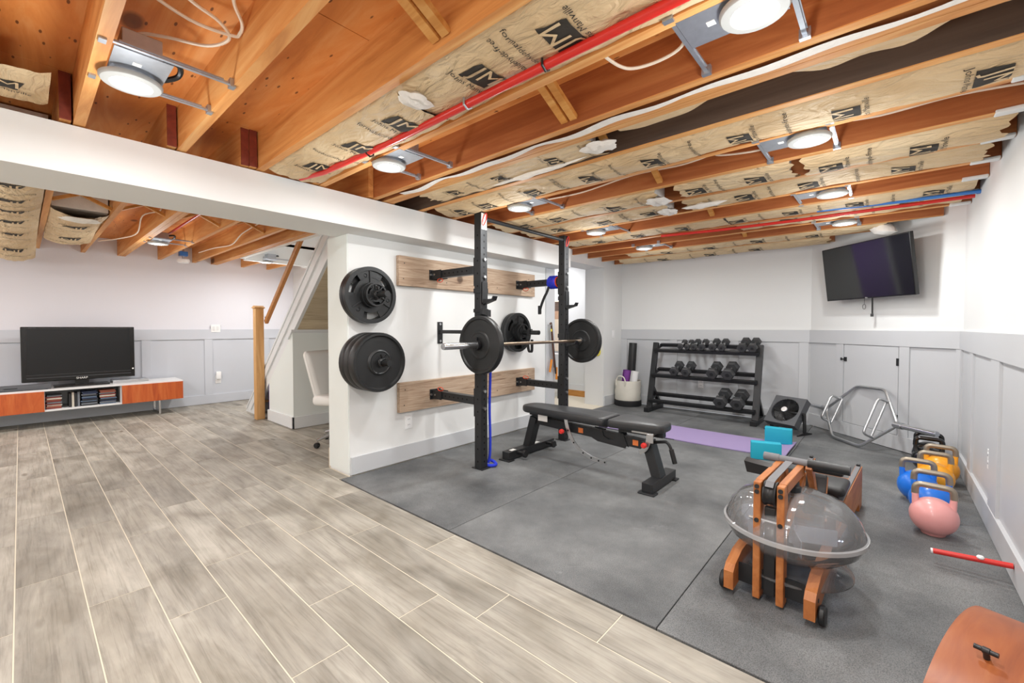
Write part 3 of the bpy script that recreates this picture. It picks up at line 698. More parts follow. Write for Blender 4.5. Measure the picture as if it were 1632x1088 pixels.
stack(.47, .61, .2095, 5, .0155, [2, 6, 2, 4], 'dark lower stack in the middle of the open shelf')
stack(.475, .605, .2095 + 5 * .0155, 6, .0155, [1, 4, 2, 6, 1], 'bluish upper stack in the middle of the open shelf')
stack(.63, .775, .2095, 5, .0155, [4, 6, 1, 2], 'grey lower stack at the right of the open shelf')
stack(.63, .77, .2095 + 5 * .0155, 6, .0155, [5, 3, 0, 6, 5], 'brown upper stack at the right of the open shelf')
for i in range(4): case(.365 + i * .024, .365 + i * .024 + .02, .2095, .37 + .01 * (i % 2), '%s upright disc case from the left of the open shelf' % ordn[i].replace('lowest', 'first'), 'media_%d' % (2, 3, 2, 6)[i])
# television on the console
tv = thing('television', 'older black flat television standing on the white media console', 'television', (-7.42, .49, .44))
def tb(mb, nm, m, par=tv, sm=False):
    o = mb.build(nm, m, par, sm); return o
tb(MB().box(-.06, .02, -.49, .49, .075, .715, .008), 'case', 'tv_bezel')
scr = tb(MB().box(.019, .0215, -.445, .445, .165, .69, .001), 'screen', 'matte_screen')
tb(MB().box(.019, .0222, -.45, .45, .12, .124).box(.019, .0222, -.45, .45, .155, .157), 'chin_line', 'grey_fabric')
tb(MB().box(-.05, .0, -.06, .06, .02, .09).box(-.12, .10, -.24, .24, .0, .022, .006), 'stand', 'tv_bezel')
letters('SHARP', .034, 'maker_name', 'label_white', tv, lambda v: Vector((.0232, v.x, .098 + v.y)))
letters('AQUOS', .016, 'series_name', 'grey_fabric', tv, lambda v: Vector((.0232, -.40 + v.x, .703 + v.y)))
tb(MB().box(.019, .0225, .462, .478, .17, .186), 'energy_sticker', 'label_white')
sb = thing('soundbar', 'grey fabric soundbar at the left end of the console top', 'soundbar', (-7.30, -.08, .44))
mb = MB(); mb.box(-.05, .05, -.42, .31, .004, .062, .012); mb.build('grille', 'grey_fabric', sb, True)
MB().box(-.04, .04, -.38, .28, 0, .006).build('foot', 'black_plastic', sb)
MB().box(.0495, .0515, -.05, .05, .028, .036).build('display', 'black_plastic', sb)
o = MB().box(0, .26, 0, .35, 0, .035, .003).build('disc_player', 'steel', loc=(-7.62, .76, .441)); tag(o, 'slim silver box beside the television stand foot', 'disc player')
# wall plates
def wall_plate(name, lab, cat, loc, n, kind='outlet'):
    """n: outward normal in the plan."""
    t = thing(name, lab, cat, loc, math.atan2(n[1], n[0]))
    MB().box(0, .006, -.037, .037, -.058, .058, .002).build('cover_plate', 'white_plastic', t)
    if kind == 'outlet':
        for z in (-.024, .024):
            r = MB().box(.005, .008, -.017, .017, z - .016, z + .016, .002).build('socket', 'white_plastic', t)
            MB().box(.0079, .0085, -.009, -.006, z - .004, z + .006).box(.0079, .0085, .006, .009, z - .004, z + .006).build('slot', 'black_hole', r)
    elif kind == 'double':
        MB().box(0, .006, .037, .085, -.058, .058, .002).build('cover_plate', 'white_plastic', t)
        for y in (-.0, .05): MB().box(.005, .011, y - .014, y + .014, -.03, .03, .002).build('rocker', 'white_trim', t)
    else: MB().box(.005, .011, -.014, .014, -.03, .03, .002).build('rocker', 'white_plastic', t)
    return t
wall_plate('wall_outlet', 'white power outlet low on the plate wall below the wooden board', 'outlet', (XL, 2.2, .333), (1, 0))
wall_plate('wall_outlet', 'white power outlet behind the dumbbell rack', 'outlet', (-1.93, YF - .004, .378), (0, -1))
wall_plate('wall_outlet', 'white power outlet low on the right wall beside the kettlebells', 'outlet', (XR - .004, 3.7, .38), (-1, 0))
wall_plate('light_switch', 'single white light switch between the doorway and the corner', 'switch', (XL, 5.87, 1.05), (1, 0), 'single')
wall_plate('light_switch', 'double white light switch on the chair rail left of the newel post', 'switch', (XV + .022, 1.93, 1.135), (1, 0), 'double')
pg = thing('plug_in_device', 'rounded white plug-in unit on the wall left of the newel post', 'air freshener', (XV + .004, 1.98, .36))
MB().box(0, .006, -.037, .037, -.06, .06, .002).build('cover_plate', 'white_plastic', pg)
MB().box(.006, .05, -.034, .034, .0, .12, .015).build('body', 'white_plastic', pg, True)

# ---- stairs rising to the right behind the beam
st = thing('staircase', 'white boxed staircase rising to the right with a planked underside', 'stairs', (-5.4, 2.5, 0))
def sbld(mb, nm, m, par=st, sm=False):
    o = mb.build(nm, m, par, sm); o.data.transform(Matrix.Translation(-st.location)); return o
sl = 2.084 / (6.647 - 4.309)
poly = [(-6.647, 0.0), (-6.31, 0.0), (-3.45, .02 + (6.31 - 3.45) * .872), (-3.45, (6.647 - 3.45) * sl), ]
strg = sbld(MB().prism(poly, 2.03, 2.065, 'y'), 'stringer', 'white_trim')
sbld(MB().beam((-6.60, 2.024, .045), (-3.46, 2.024, .045 + 3.14 * sl), .012, .02, up=(0, 0, 1)).beam((-6.45, 2.022, .07), (-3.46, 2.022, .07 + 2.99 * sl), .016, .075), 'stringer_moulding', 'white_trim')
sbld(MB().prism(poly, 3.05, 3.095, 'y'), 'stringer', 'white_trim')
nst = 12
for i in range(nst):
    x = -6.42 + i * .215; z = .19 * (i + 1)
    if x > -3.75: break
    sbld(MB().box(x - .02, x + .24, 2.066, 3.05, z - .03, z, .004), 'tread', 'newel_wood')
    sbld(MB().box(x, x + .015, 2.066, 3.05, z - .19, z - .03), 'riser', 'white_trim')
npl = 17
for i in range(npl):
    x0 = -5.72 + i * .135; x1 = x0 + .131
    z0, z1 = .53 + (x0 + 5.72) * .864, .53 + (x1 + 5.72) * .864
    sbld(MB().prism([(x0, z0 + .004), (x1, z1 + .004), (x1, z1 + .022), (x0, z0 + .022)], 2.064, 3.05, 'y'), 'soffit_plank', 'soffit_wood')
xb = sbld
pb = [(-5.76, 0.0), (-5.05, 0.0), (-5.05, 1.09), (-5.76, .478)]
xb(MB().prism(pb, 2.02, 3.04, 'y'), 'cupboard', 'end_cap')
xb(MB().box(-5.78, -5.033, 2.003, 2.022, 0.003, .135, .002).box(-5.052, -5.033, 2.003, 3.04, .003, .135, .002), 'baseboard', 'white_trim')
xb(MB().prism([(-5.14, 1.012), (-5.03, 1.105), (-5.03, 1.125), (-5.14, 1.04)], 2.0, 3.04, 'y'), 'ledge', 'white_trim')
xb(MB().box(-5.80, -5.765, 2.03, 3.04, 0.0, .44), 'side_strip', 'purple_paint')
nw = thing('newel_post', 'square pine newel post with a flat cap at the foot of the stairs', 'post', (-5.93, 1.965, 0))
MB().box(-.047, .047, -.047, .047, 0, 1.385, .004).build('post', 'newel_wood', nw)
MB().box(-.058, .058, -.058, .058, 1.385, 1.405, .004).prism([(-.05, 1.405), (.05, 1.405), (.03, 1.42), (-.03, 1.42)], -.05, .05, 'y').build('cap', 'newel_wood', nw)
hr = thing('handrail', 'slim brown wooden handrail rising from the newel post', 'handrail', (-5.882, 2.036, 1.213))
mb = MB(); mb.beam((0, 0, 0), (2.0, 0, 1.72), .045, .06, bevel=.012); mb.build('rail', 'rail_wood', hr, True)
MB().box(-.0, .06, -.015, .02, .03, .07).build('bracket', 'black_metal', hr)
# white office chair, mostly hidden by the wall end
ch = thing('office_chair', 'white upholstered swivel chair half hidden behind the wall end', 'chair', (-4.06, 2.13, 0), .5)
mb = MB(); mb.box(-.22, -.14, -.25, .25, .42, .92, .05, seg=4)
for v in mb.bm.verts:
    k = (v.co.z - .42) / .5; v.co.y *= .8 + .25 * k; v.co.x -= .10 * k
mb.build('backrest', 'leather_white', ch, True)
mb = MB(); mb.box(-.21, .28, -.25, .25, .40, .50, .04, seg=4); mb.build('seat', 'leather_white', ch, True)
MB().cyl((0, 0, .12), (0, 0, .40), .025, 14).cyl((0, 0, .36), (0, 0, .41), .08, 14).build('gas_lift', 'chrome', ch, True)
for k in range(5):
    a = 2 * PI * k / 5 + 2.9; c, s = math.cos(a), math.sin(a)
    lgo = MB().tube([(0, 0, .13), (.12 * c, .12 * s, .125), (.29 * c, .29 * s, .075)], [.026, .022, .015], 10).build('base_leg', 'chrome', ch, True)
    cc = MB(); cc.lathe([(0, -.02), (.022, -.02), (.027, -.012), (.027, .012), (.022, .02), (0, .02)], 16, (.29 * c, .29 * s, .028), 'y'); cc.build('caster', 'black_plastic', lgo, True)
# the room behind the doorway
o = thing('wall_picture', 'brown and beige picture on the wall of the room behind', 'picture', (-4.27, 6.118, 1.17))
MB().box(-.12, .12, -.02, 0, -.43, .43, .004).build('frame', 'cream_wood', o)
MB().box(-.11, .11, -.023, -.019, -.42, .12).build('canvas', 'cream_wood', o)
MB().box(-.11, .11, -.023, -.019, .12, .26).build('canvas', 'painting', o)
MB().box(-.11, .11, -.023, -.019, .26, .42).build('canvas', 'dark_face', o)
cbn = thing('white_cabinet', 'low white cabinet seen through the doorway', 'cabinet', (-4.45, 5.90, 0))
MB().box(-.3, .3, -.2, .19, .06, .69, .003).box(-.28, .28, -.17, .18, 0, .06).build('body', 'white_trim', cbn)
MB().box(-.31, .31, -.22, .19, .69, .71, .003).build('top', 'white_plastic', cbn)
for s in (-1, 1):
    d = MB().box(min(0, s * .295), max(0, s * .295), -.215, -.2, .08, .67, .002).build('door', 'white_trim', cbn)
    MB().cyl((s * .03, -.225, .45), (s * .03, -.225, .55), .005, 8).build('handle', 'steel', d)
# ================================================================== plate wall: boards, rack, bar, plates
for z0, z1, lab in ((1.50, 1.752, 'upper weathered wooden board bolted across the plate wall'), (.43, .682, 'lower weathered wooden board bolted across the plate wall')):
    t = thing('mounting_board', lab, 'board', (XL, 3.0, z0))
    MB().box(.001, .041, -.915, .915, 0, z1 - z0, .003).build('plank', 'board_wood', t)
    for k, yy in enumerate((-.87, -.86, -.40, .1, .28, .80, .86)):
        MB().cyl((.0405, yy, .06 + .13 * (k % 2)), (.0425, yy, .06 + .13 * (k % 2)), .005, 8).build('screw', 'dark_iron', t)
UX, UN, UF, UH = -2.495, 2.468, 3.65, 2.075
rack = thing('squat_rack', 'black wall-mounted squat rack with two perforated uprights and a pull-up bar', 'squat rack', (UX, (UN + UF) / 2, 0))
RL = Vector(rack.location)
def rb_(mb, nm, m, par=rack, sm=False, lab=None):
    o = mb.build(nm, m, par, sm, label=lab); o.data.transform(Matrix.Translation(-RL)); return o
def loop_pin(p, d1, d2, L=.06, w=.02):
    p = Vector(p); a = Vector(d1).normalized(); b = Vector(d2).normalized()
    pts = [p + a * (L / 2) * math.cos(q * PI / 6) + b * w * math.sin(q * PI / 6) for q in range(12)]
    mb = MB(); mb.tube(pts, .0035, 6, closed=True); return mb
for yc, zlist in ((UN, 0), (UF, 1)):
    up = rb_(MB().box(UX - .0375, UX + .0375, yc - .0375, yc + .0375, 0.0, UH, .004), 'upright', 'black_metal')
    mb = MB()
    for k in range(38):
        z = .06 + k * .0508
        mb.cyl((UX + .0374, yc, z), (UX + .0380, yc, z), .0085, 10)
        if k % 2 == 0: mb.cyl((UX, yc - .0374, z), (UX, yc - .0380, z), .0075, 10)
    rb_(mb, 'holes', 'black_hole', up)
    rb_(MB().box(UX - .06, UX + .06, yc - .05, yc + .05, 0, .006), 'foot_plate', 'black_metal', up)
    for az in (1.615, .552):
        ya = yc - .01
        arm = rb_(MB().box(-3.0, UX - .045, ya - .03, ya + .03, az - .033, az + .033, .003), 'arm', 'black_metal')
        mb = MB()
        for k in range(7): mb.cyl((-2.95 + k * .055, ya - .0299, az), (-2.95 + k * .055, ya - .0304, az), .013 if k == 0 else .008, 10)
        rb_(mb, 'holes', 'black_hole', arm)
        rb_(MB().box(UX - .049, UX - .038, yc - .036, yc + .036, az - .13, az + .10, .002), 'flange', 'black_metal', arm)
        br = rb_(MB().box(-3.074, -3.066, ya - .06, ya + .06, az - .045, az + .045, .002).box(-3.07, -2.94, ya - .04, ya - .031, az - .038, az + .038).box(-3.07, -2.94, ya + .031, ya + .04, az - .038, az + .038), 'wall_bracket', 'black_metal')
        for s in (-.05, .05): rb_(MB().cyl((-3.068, ya + s, az), (-3.056, ya + s, az), .010, 8), 'bolt', 'steel', br)
        rb_(MB().cyl((-3.02, ya - .046, az), (-3.02, ya + .046, az), .008, 8), 'bolt', 'steel', br)
        zz = az - .055 if az > 1 else az + .055
        rb_(loop_pin((-2.96, ya - .03, zz), (1, 0, 0), (0, 0, 1), .075, .016), 'locking_pin', 'orange_red', br)
        for dz in (.05, -.09): rb_(MB().cyl((UX + .038, yc, az + dz + .03), (UX + .052, yc, az + dz + .03), .013, 8), 'bolt', 'steel', up)
    # empty upper hooks and the hooks that carry the bar
    for zt, hh in ((1.365, .15), (.985, .11)):
        j = rb_(MB().box(UX + .0385, UX + .050, yc - .03, yc + .03, zt - .02, zt + hh, .003), 'j_hook', 'black_metal')
        mb = MB(); mb.prism([(UX + .045, zt - .03), (UX + .15, zt - .002), (UX + .165, zt + .03), (UX + .155, zt + .032), (UX + .142, zt + .010), (UX + .045, zt + .010)], yc - .024, yc + .024, 'y'); rb_(mb, 'tongue', 'black_metal', j)
        for yb_ in (yc - .0405, yc + .0405): rb_(MB().box(UX - .042, UX + .042, yb_ - .0025, yb_ + .0025, zt + .06, zt + .10, .002), 'collar_band', 'black_metal', j)
    rb_(loop_pin((UX + .045, yc, UH - .06), (0, .35, 1), (0, 1, -.2), .11, .017), 'locking_pin', 'red_plastic', up)
    rb_(MB().box(UX + .0378, UX + .0385, yc - .030, yc + .030, UH - .14, UH - .012), 'maker_plate', 'label_white' if yc == UN else 'black_metal', up)
rb_(loop_pin((UX + .045, UF, .22), (0, .3, 1), (0, 1, 0), .08, .016), 'locking_pin', 'red_plastic')
rb_(MB().box(UX - .044, UX + .044, UN - .044, UN + .044, 1.27, 1.30, .004).prism([(UN - .055, 1.255), (UN + .045, 1.235), (UN + .045, 1.29), (UN - .045, 1.30)], UX + .038, UX + .07, 'x'), 'bar_catch', 'black_metal')
rb_(MB().cyl((UX + .01, UN + .037, UH - .045), (UX + .01, UF - .037, UH - .045), .017, 14), 'pull_up_bar', 'black_metal', sm=True)

# ---- barbell
BX, BZ = -2.395, 1.012
bar = thing('barbell', 'long steel barbell resting on the squat rack hooks', 'barbell', (BX, 3.10, BZ))
MB().cyl((0, -.70, 0), (0, .70, 0), .014, 14).build('shaft', 'bar_steel', bar, True)
for s in (-1, 1):
    MB().lathe([(0, 0), (.025, 0), (.025, .405), (.023, .412), (0, .412)], 20, (0, s * .70 if s > 0 else -.70, 0), 'y', Matrix.Scale(1, 3) if s > 0 else Matrix.Rotation(PI, 3, 'X')).build('sleeve', 'chrome', bar, True)
    MB().cyl((0, s * .675, 0), (0, s * .70, 0), .038, 20).build('shoulder', 'chrome', bar, True)
    cl = MB().lathe([(.026, .0), (.042, 0), (.042, .03), (.026, .03), (.026, 0)], 18, (0, s * .782 - .015, 0), 'y').build('clamp_collar', 'black_plastic', bar, True)
    MB().box(-.014, .014, s * .782 - .012, s * .782 + .012, .036, .062, .004).build('lever', 'black_plastic', cl)

# ---- weight plates
def sector(mb, r0, r1, a0, a1, h0, h1, n=6):
    A = []; 
    for k in range(n + 1):
        a = a0 + (a1 - a0) * k / n; c, s = math.cos(a), math.sin(a)
        A.append(mb.ring([Vector((h0, r0 * c, r0 * s)), Vector((h0, r1 * c, r1 * s)), Vector((h1, r1 * c, r1 * s)), Vector((h1, r0 * c, r0 * s))]))
    for p, q in zip(A, A[1:]): mb.bridge(p, q)
    mb.bm.faces.new(A[0]); mb.bm.faces.new(A[-1][::-1])
def bumper(name, lab, loc, r, th, axis_rot=0.0, group=None, hub=.45, text=True, mat='black_rubber'):
    """rubber plate, its axis along local x, outer face towards +x."""
    t = thing(name, lab, 'weight plate', loc, axis_rot, group); h = th / 2
    MB().lathe([(.026, -h * .9), (r * hub, -h * .9), (r * (hub + .04), -h * .6), (r * .86, -h * .6), (r * .90, -h), (r * .975, -h), (r, -h * .7), (r, h * .7), (r * .975, h), (r * .90, h), (r * .86, h * .6), (r * (hub + .04), h * .6), (r * hub, h * .9), (.026, h * .9), (.026, -h * .9)], 48, axis='x').build('disc', mat, t, True)
    MB().lathe([(.0255, -h * .95), (.04, -h * .95), (.04, h * .95), (.0255, h * .95), (.0255, -h * .95)], 24, axis='x').build('insert', 'dark_iron', t, True)
    for sgn in (1, -1):
        MB().lathe([(r * (hub - .06), sgn * h * .88), (r * (hub - .02), sgn * h * 1.0), (r * (hub + .02), sgn * h * .88)], 40, axis='x').build('hub_ring', 'dark_iron', t, True)
    if text:
        def arc(cz):
            def fn(v):
                a = PI / 2 - (v.x / (r * .68)) * cz; rr = r * .68 + v.y * cz
                return Vector((h * .6 + .0012, -rr * math.cos(a) * -1, rr * math.sin(a) * cz))
            return fn
        letters('45 LB', r * .14, 'raised_lettering', 'dark_iron', t, arc(1))
    return t
def grip_plate(name, lab, loc, r, th, rot=0.3, group=None, slots=3):
    t = thing(name, lab, 'weight plate', loc, 0, group); h = th / 2
    MB().lathe([(r * .86, -h), (r, -h), (r, h), (r * .96, h * 1.02), (r * .86, h), (r * .86, -h)], 48, axis='x').build('rim', 'dark_iron', t, True)
    MB().lathe([(.0255, -h), (r * .40, -h), (r * .44, -h * .3), (r * .44, h * .3), (r * .40, h), (.0255, h), (.0255, -h)], 40, axis='x').build('hub', 'dark_iron', t, True)
    mb = MB(); sector(mb, r * .43, r * .62, 0, PI * 2 - .001, -h * .35, h * .35, 40)
    for k in range(slots):
        a = rot + 2 * PI * k / slots
        sector(mb, r * .61, r * .87, a + .42, a + 2 * PI / slots - .42, -h * .35, h * .35, 8)
    mb.build('web', 'dark_iron', t)
    for k in range(slots):
        a = rot + 2 * PI * k / slots + PI / slots
        m = Matrix.Rotation(a, 4, 'X')
        MB().box(h * .3, h * .85, r * .44, r * .85, -.006, .006, .002, mat=m).build('rib', 'dark_iron', t)
        MB().lathe([(.012, -.003), (.016, 0), (.012, .003)], 10, tuple(m @ Vector((h * .4, r * .68, .04))), 'x').build('raised_mark', 'dark_iron', t)
    return t
bumper('weight_plate', 'round black rubber plate on the near end of the barbell', (BX, 2.368, BZ), .228, .052, -PI / 2, 'plates loaded on the barbell')
bumper('weight_plate', 'round black rubber plate on the far end of the barbell', (BX, 3.832, BZ), .228, .052, PI / 2, 'plates loaded on the barbell')
def peg(y, z, x1, lab, collar=None):
    t = thing('plate_peg', lab, 'storage peg', (XL, y, z))
    MB().box(0.0005, .008, -.035, .035, -.09, .09, .002).build('flange', 'black_metal', t)
    MB().cyl((.006, 0, 0), (x1 - XL, 0, 0), .0235, 18).build('rod', 'dark_iron', t, True)
    for zb_ in (.065, -.065): MB().cyl((.008, 0, zb_), (.014, 0, zb_), .008, 8).build('bolt', 'steel', t)
    if collar:
        mb = MB(); pts = [(collar - XL + .004 * k / 3, .030 * math.cos(k * PI / 6), .030 * math.sin(k * PI / 6)) for k in range(30)]
        mb.tube(pts, .0045, 6); c = mb.build('spring_collar', 'dark_iron', t, True)
        MB().beam((collar - XL + .005, .0, .03), (collar - XL + .02, -.02, .062), .012, .008).beam((collar - XL + .03, .0, .03), (collar - XL + .03, .025, .06), .012, .008).build('grip', 'black_plastic', c)
    return t
g = 'plates stored on wall pegs'
peg(1.80, 1.40, -2.80, 'upper left plate peg on the white wall', -2.935)
grip_plate('weight_plate', 'rear large iron grip plate on the upper left peg', (-3.085, 1.80, 1.40), .220, .036, .9, g)
grip_plate('weight_plate', 'front large iron grip plate on the upper left peg', (-3.040, 1.80, 1.40), .220, .040, .55, g)
grip_plate('weight_plate', 'rear small iron plate on the upper left peg', (-3.003, 1.80, 1.40), .098, .026, .2, g)
grip_plate('weight_plate', 'front small iron plate on the upper left peg', (-2.965, 1.80, 1.40), .090, .040, .6, g)
peg(1.79, .885, -2.76, 'lower left plate peg on the white wall', -2.87)
bumper('weight_plate', 'rubber plate nearest the wall on the lower left peg', (-3.070, 1.79, .885), .226, .062, 0, g, text=False)
bumper('weight_plate', 'middle thick rubber plate on the lower left peg', (-3.002, 1.79, .885), .226, .068, 0, g, text=False)
bumper('weight_plate', 'front shiny rubber plate on the lower left peg', (-2.925, 1.79, .885), .226, .080, 0, g, text=True, hub=.40)
peg(3.56, 1.095, -2.74, 'right hand plate peg behind the barbell', None)
grip_plate('weight_plate', 'rear large iron grip plate on the right peg behind the barbell', (-3.075, 3.56, 1.095), .212, .036, .2, g)
grip_plate('weight_plate', 'front large iron grip plate on the right peg behind the barbell', (-3.033, 3.56, 1.095), .212, .036, .5, g)
grip_plate('weight_plate', 'rear small iron plate on the right peg behind the barbell', (-2.995, 3.56, 1.095), .104, .028, .2, g)
grip_plate('weight_plate', 'front small iron plate on the right peg behind the barbell', (-2.960, 3.56, 1.095), .094, .030, .7, g)
# strap hung over that peg
t = thing('lifting_strap', 'black webbing strap looped over the right plate peg', 'strap', (-2.86, 3.56, 1.12))
mb = MB(); pts = [(0, .024, 0), (0, .018, .007), (0, -.018, .007), (0, -.03, -.02), (.0, -.035, -.16), (.0, -.01, -.23), (.0, .03, -.22), (0, .032, -.10)]
sp = spline(pts, 4)
for a, b in zip(sp, sp[1:]): mb.beam(a, b, .03, .004, up=(1, 0, 0)) if False else mb.beam(a, b, .035, .004, up=Vector(b - a).cross(Vector((1, 0, 0))))
mb.build('webbing', 'strap_black', t)
MB().box(-.018, .018, -.044, -.036, -.10, -.06, .003).build('buckle', 'black_metal', t)
# bar holder behind the barbell
t = thing('wall_bar_holder', 'black steel wall peg on an upright plate behind the barbell end', 'storage peg', (XL, 2.55, 1.10))
MB().box(.0005, .007, -.03, .03, -.10, .10, .002).build('plate', 'black_metal', t)
MB().box(.006, .30, -.014, .014, -.006, .026, .003).build('arm', 'black_metal', t)
for z in (-.075, .01, .08): MB().cyl((.006, 0, z), (.012, 0, z), .011, 10).build('bolt', 'steel', t)
# blue rope hanging behind the near upright
t = thing('jump_rope', 'blue rope hanging behind the near upright of the squat rack', 'rope', (-2.47, 2.545, 0))
mb = MB(); mb.tube(spline([(.0, .0, .98), (.004, .003, .8), (-.003, .0, .5), (.004, .0, .25), (0, .0, .10), (-.01, -.01, .03)], 8), .011, 8); mb.build('cord', 'blue_rope', t, True)
mb = MB(); mb.tube(spline([(-.03, -.03, .016), (.03, -.02, .016), (.05, .02, .02), (.01, .04, .03), (-.02, .03, .04), (0, .0, .05)], 6), .013, 8); mb.build('coil', 'blue_rope', t, True)
# blue massage band round the far upper arm
t = thing('massage_ring', 'blue knobbly ring pushed over the far upper rack arm', 'massage ring', (-2.60, 3.64, 1.615))
mb = MB()
for k in range(5):
    mb.lathe([(.045, -.004), (.060, -.008), (.068, 0), (.060, .008), (.045, .004)], 24, (-.05 + k * .02, 0, 0), 'x')
for v in mb.bm.verts: v.co *= 1 + .05 * math.sin(v.co.y * 300) * math.sin(v.co.z * 300)
mb.build('ring', 'blue_rope', t, True)
MB().lathe([(.044, -.055), (.054, -.055), (.054, .045), (.044, .045)], 20, axis='x').build('core', 'orange_red', t, True)
t = thing('arm_strap', 'black strap dangling from the far upper rack arm', 'strap', (-2.66, 3.60, 1.575))
mb = MB(); sp = spline([(.02, -.005, .0), (.0, -.01, -.06), (-.03, -.02, -.12), (-.06, -.03, -.2), (-.075, -.035, -.26)], 4)
for a, b in zip(sp, sp[1:]): mb.beam(a, b, .03, .004, up=(0, 1, 0))
mb.build('webbing', 'strap_black', t)
MB().box(-.095, -.055, -.045, -.028, -.29, -.20, .006).build('tab', 'strap_black', t)
# resistance bands by the doorway
t = thing('resistance_bands', 'brown and black resistance bands with orange handles hanging at the doorway', 'exercise band', (XL + .025, 4.22, 1.18))
MB().cyl((-.011, 0, 0), (.03, 0, 0), .008, 10).build('hook', 'steel', t, True)
for k, (dy, zl, m) in enumerate(((.0, -.30, 'brown_band'), (.03, -.52, 'brown_band'), (.06, -.60, 'strap_black'))):
    mb = MB(); mb.tube(spline([(.02, -.012 + .006 * k, .012), (.022, .012, .0), (.02, .03 + dy * .5, zl * .5), (.02, .05 + dy, zl)], 6), [.011] * 19, 8); mb.build('band', m, t, True)
for dy, z0, lean in ((.02, -.42, -.04), (.12, -.52, .0)):
    MB().cyl((.022, dy, z0), (.022, dy + lean, z0 - .15), .014, 10).build('handle', 'orange_handle', t, True)
mb = MB(); mb.tube(spline([(.02, -.01, 0), (.018, .0, -.2), (.02, .02, -.42)], 5), .006, 6); mb.build('band', 'steel', t, True)
MB().cyl((.02, .006, -.05), (.02, .008, -.08), .0135, 10).build('collar', 'yellow_tag', t, True)
t = thing('yellow_strap', 'small yellow strap on the far door jamb behind the barbell plate', 'strap', (-3.2, 5.578, .80))
mb = MB(); mb.tube([(.035 * math.cos(k * PI / 8), -.012, .06 * math.sin(k * PI / 8)) for k in range(16)], .012, 8, closed=True); mb.build('loop', 'yellow_tag', t, True)
MB().cyl((0, .006, .062), (0, -.02, .062), .006, 8).build('hook', 'steel', t)

# ================================================================== adjustable bench
BC = Vector((-1.85, 3.06, 0))
bench = thing('weight_bench', 'black adjustable weight bench lying flat in front of the squat rack', 'bench', BC)
def bb(mb, nm, m, par=bench, sm=False, lab=None):
    o = mb.build(nm, m, par, sm, label=lab); o.data.transform(Matrix.Translation(-BC)); return o
def pad(x0, x1, w0, w1, z0, z1, r0, r1):
    """upholstered pad, width w0 at x0 to w1 at x1, with rounded ends."""
    yc = 3.06; pts = []
    def corner(x, y, r, a0):
        for k in range(6):
            a = a0 + PI / 2 * k / 5; pts.append((x + r * math.cos(a), y + r * math.sin(a)))
    corner(x1 - r1, yc + w1 / 2 - r1, r1, 0); corner(x0 + r0, yc + w0 / 2 - r0, r0, PI / 2)
    corner(x0 + r0, yc - w0 / 2 + r0, r0, PI); corner(x1 - r1, yc - w1 / 2 + r1, r1, 1.5 * PI)
    mb = MB(); cx = (x0 + x1) / 2; rings = []
    for f, z in ((.965, z0), (.992, z0 + .008), (1.0, z0 + .02), (1.0, z1 - .022), (.99, z1 - .008), (.965, z1 - .001), (.90, z1 + .002), (.5, z1 + .005)):
        rings.append(mb.ring([Vector((cx + (x - cx) * (f if abs(x - cx) > .05 else 1), yc + (y - yc) * f, z)) for x, y in pts]))
    for a, b in zip(rings, rings[1:]): mb.bridge(a, b)
    mb.bm.faces.new(rings[0][::-1]); mb.bm.faces.new(rings[-1]); return mb
bp = bb(pad(-2.50, -1.625, .225, .30, .395, .452, .09, .03), 'back_pad', 'vinyl', sm=True)
sp_ = bb(pad(-1.600, -1.185, .30, .21, .395, .452, .03, .05), 'seat_pad', 'vinyl', sm=True)
bb(MB().box(-2.44, -1.66, 3.03, 3.09, .36, .392, .003), 'back_frame', 'black_metal', bp)
bb(MB().box(-1.56, -1.21, 3.03, 3.09, .35, .392, .003), 'seat_frame', 'black_metal', sp_)
bb(MB().box(-1.30, -1.25, 2.955, 2.965, .32, .385, .003).box(-1.42, -1.25, 2.966, 3.16, .375, .39, .002), 'end_bracket', 'steel', sp_)
bb(MB().beam((-2.42, 3.06, .325), (-1.30, 3.06, .275), .05, .075, bevel=.004), 'main_beam', 'black_metal')
mb = MB(); mb.prism([(-1.80, .34), (-1.70, .335), (-1.685, .29), (-1.64, .272), (-1.60, .28), (-1.585, .335), (-1.52, .335), (-1.485, .255), (-1.50, .225), (-1.74, .24), (-1.79, .26)], 3.028, 3.034, 'y'); mb.prism([(-1.80, .34), (-1.70, .335), (-1.685, .29), (-1.64, .272), (-1.60, .28), (-1.585, .335), (-1.52, .335), (-1.485, .255), (-1.50, .225), (-1.74, .24), (-1.79, .26)], 3.086, 3.092, 'y')
bb(mb, 'hinge_plate', 'black_metal')
bb(MB().beam((-2.475, 3.06, .06), (-2.39, 3.06, .345), .085, .07, up=(1, 0, 0), bevel=.004), 'rear_leg', 'black_metal')
rf = bb(MB().box(-2.51, -2.43, 2.74, 3.40, .012, .075, .003), 'rear_foot', 'black_metal')
for ya_, yb_ in ((2.715, 2.79), (3.35, 3.42)): bb(MB().box(-2.53, -2.41, ya_, yb_, 0, .012, .003), 'foot_plate', 'black_metal', rf)
for yy in (2.86, 3.28):
    w = bb(MB().cyl((-2.43, yy, .055), (-2.35, yy, .055), .014, 12).lathe([(0, -.012), (.030, -.012), (.033, 0), (.030, .012), (0, .012)], 18, (-2.352, yy, .055), 'x'), 'roller', 'black_plastic', rf, True)
for ya_, yb_ in ((2.80, 2.86), (3.1, 3.2)): bb(MB().box(-2.49, -2.45, ya_, yb_, .0752, .0757), 'warning_label', 'label_white', rf)
bb(MB().beam((-1.235, 3.03, .06), (-1.325, 3.05, .315), .10, .07, up=(1, 0, 0), bevel=.004), 'front_leg', 'black_metal')
ff = bb(MB().box(-1.275, -1.195, 2.825, 3.25, .012, .075, .003), 'front_foot', 'black_metal')
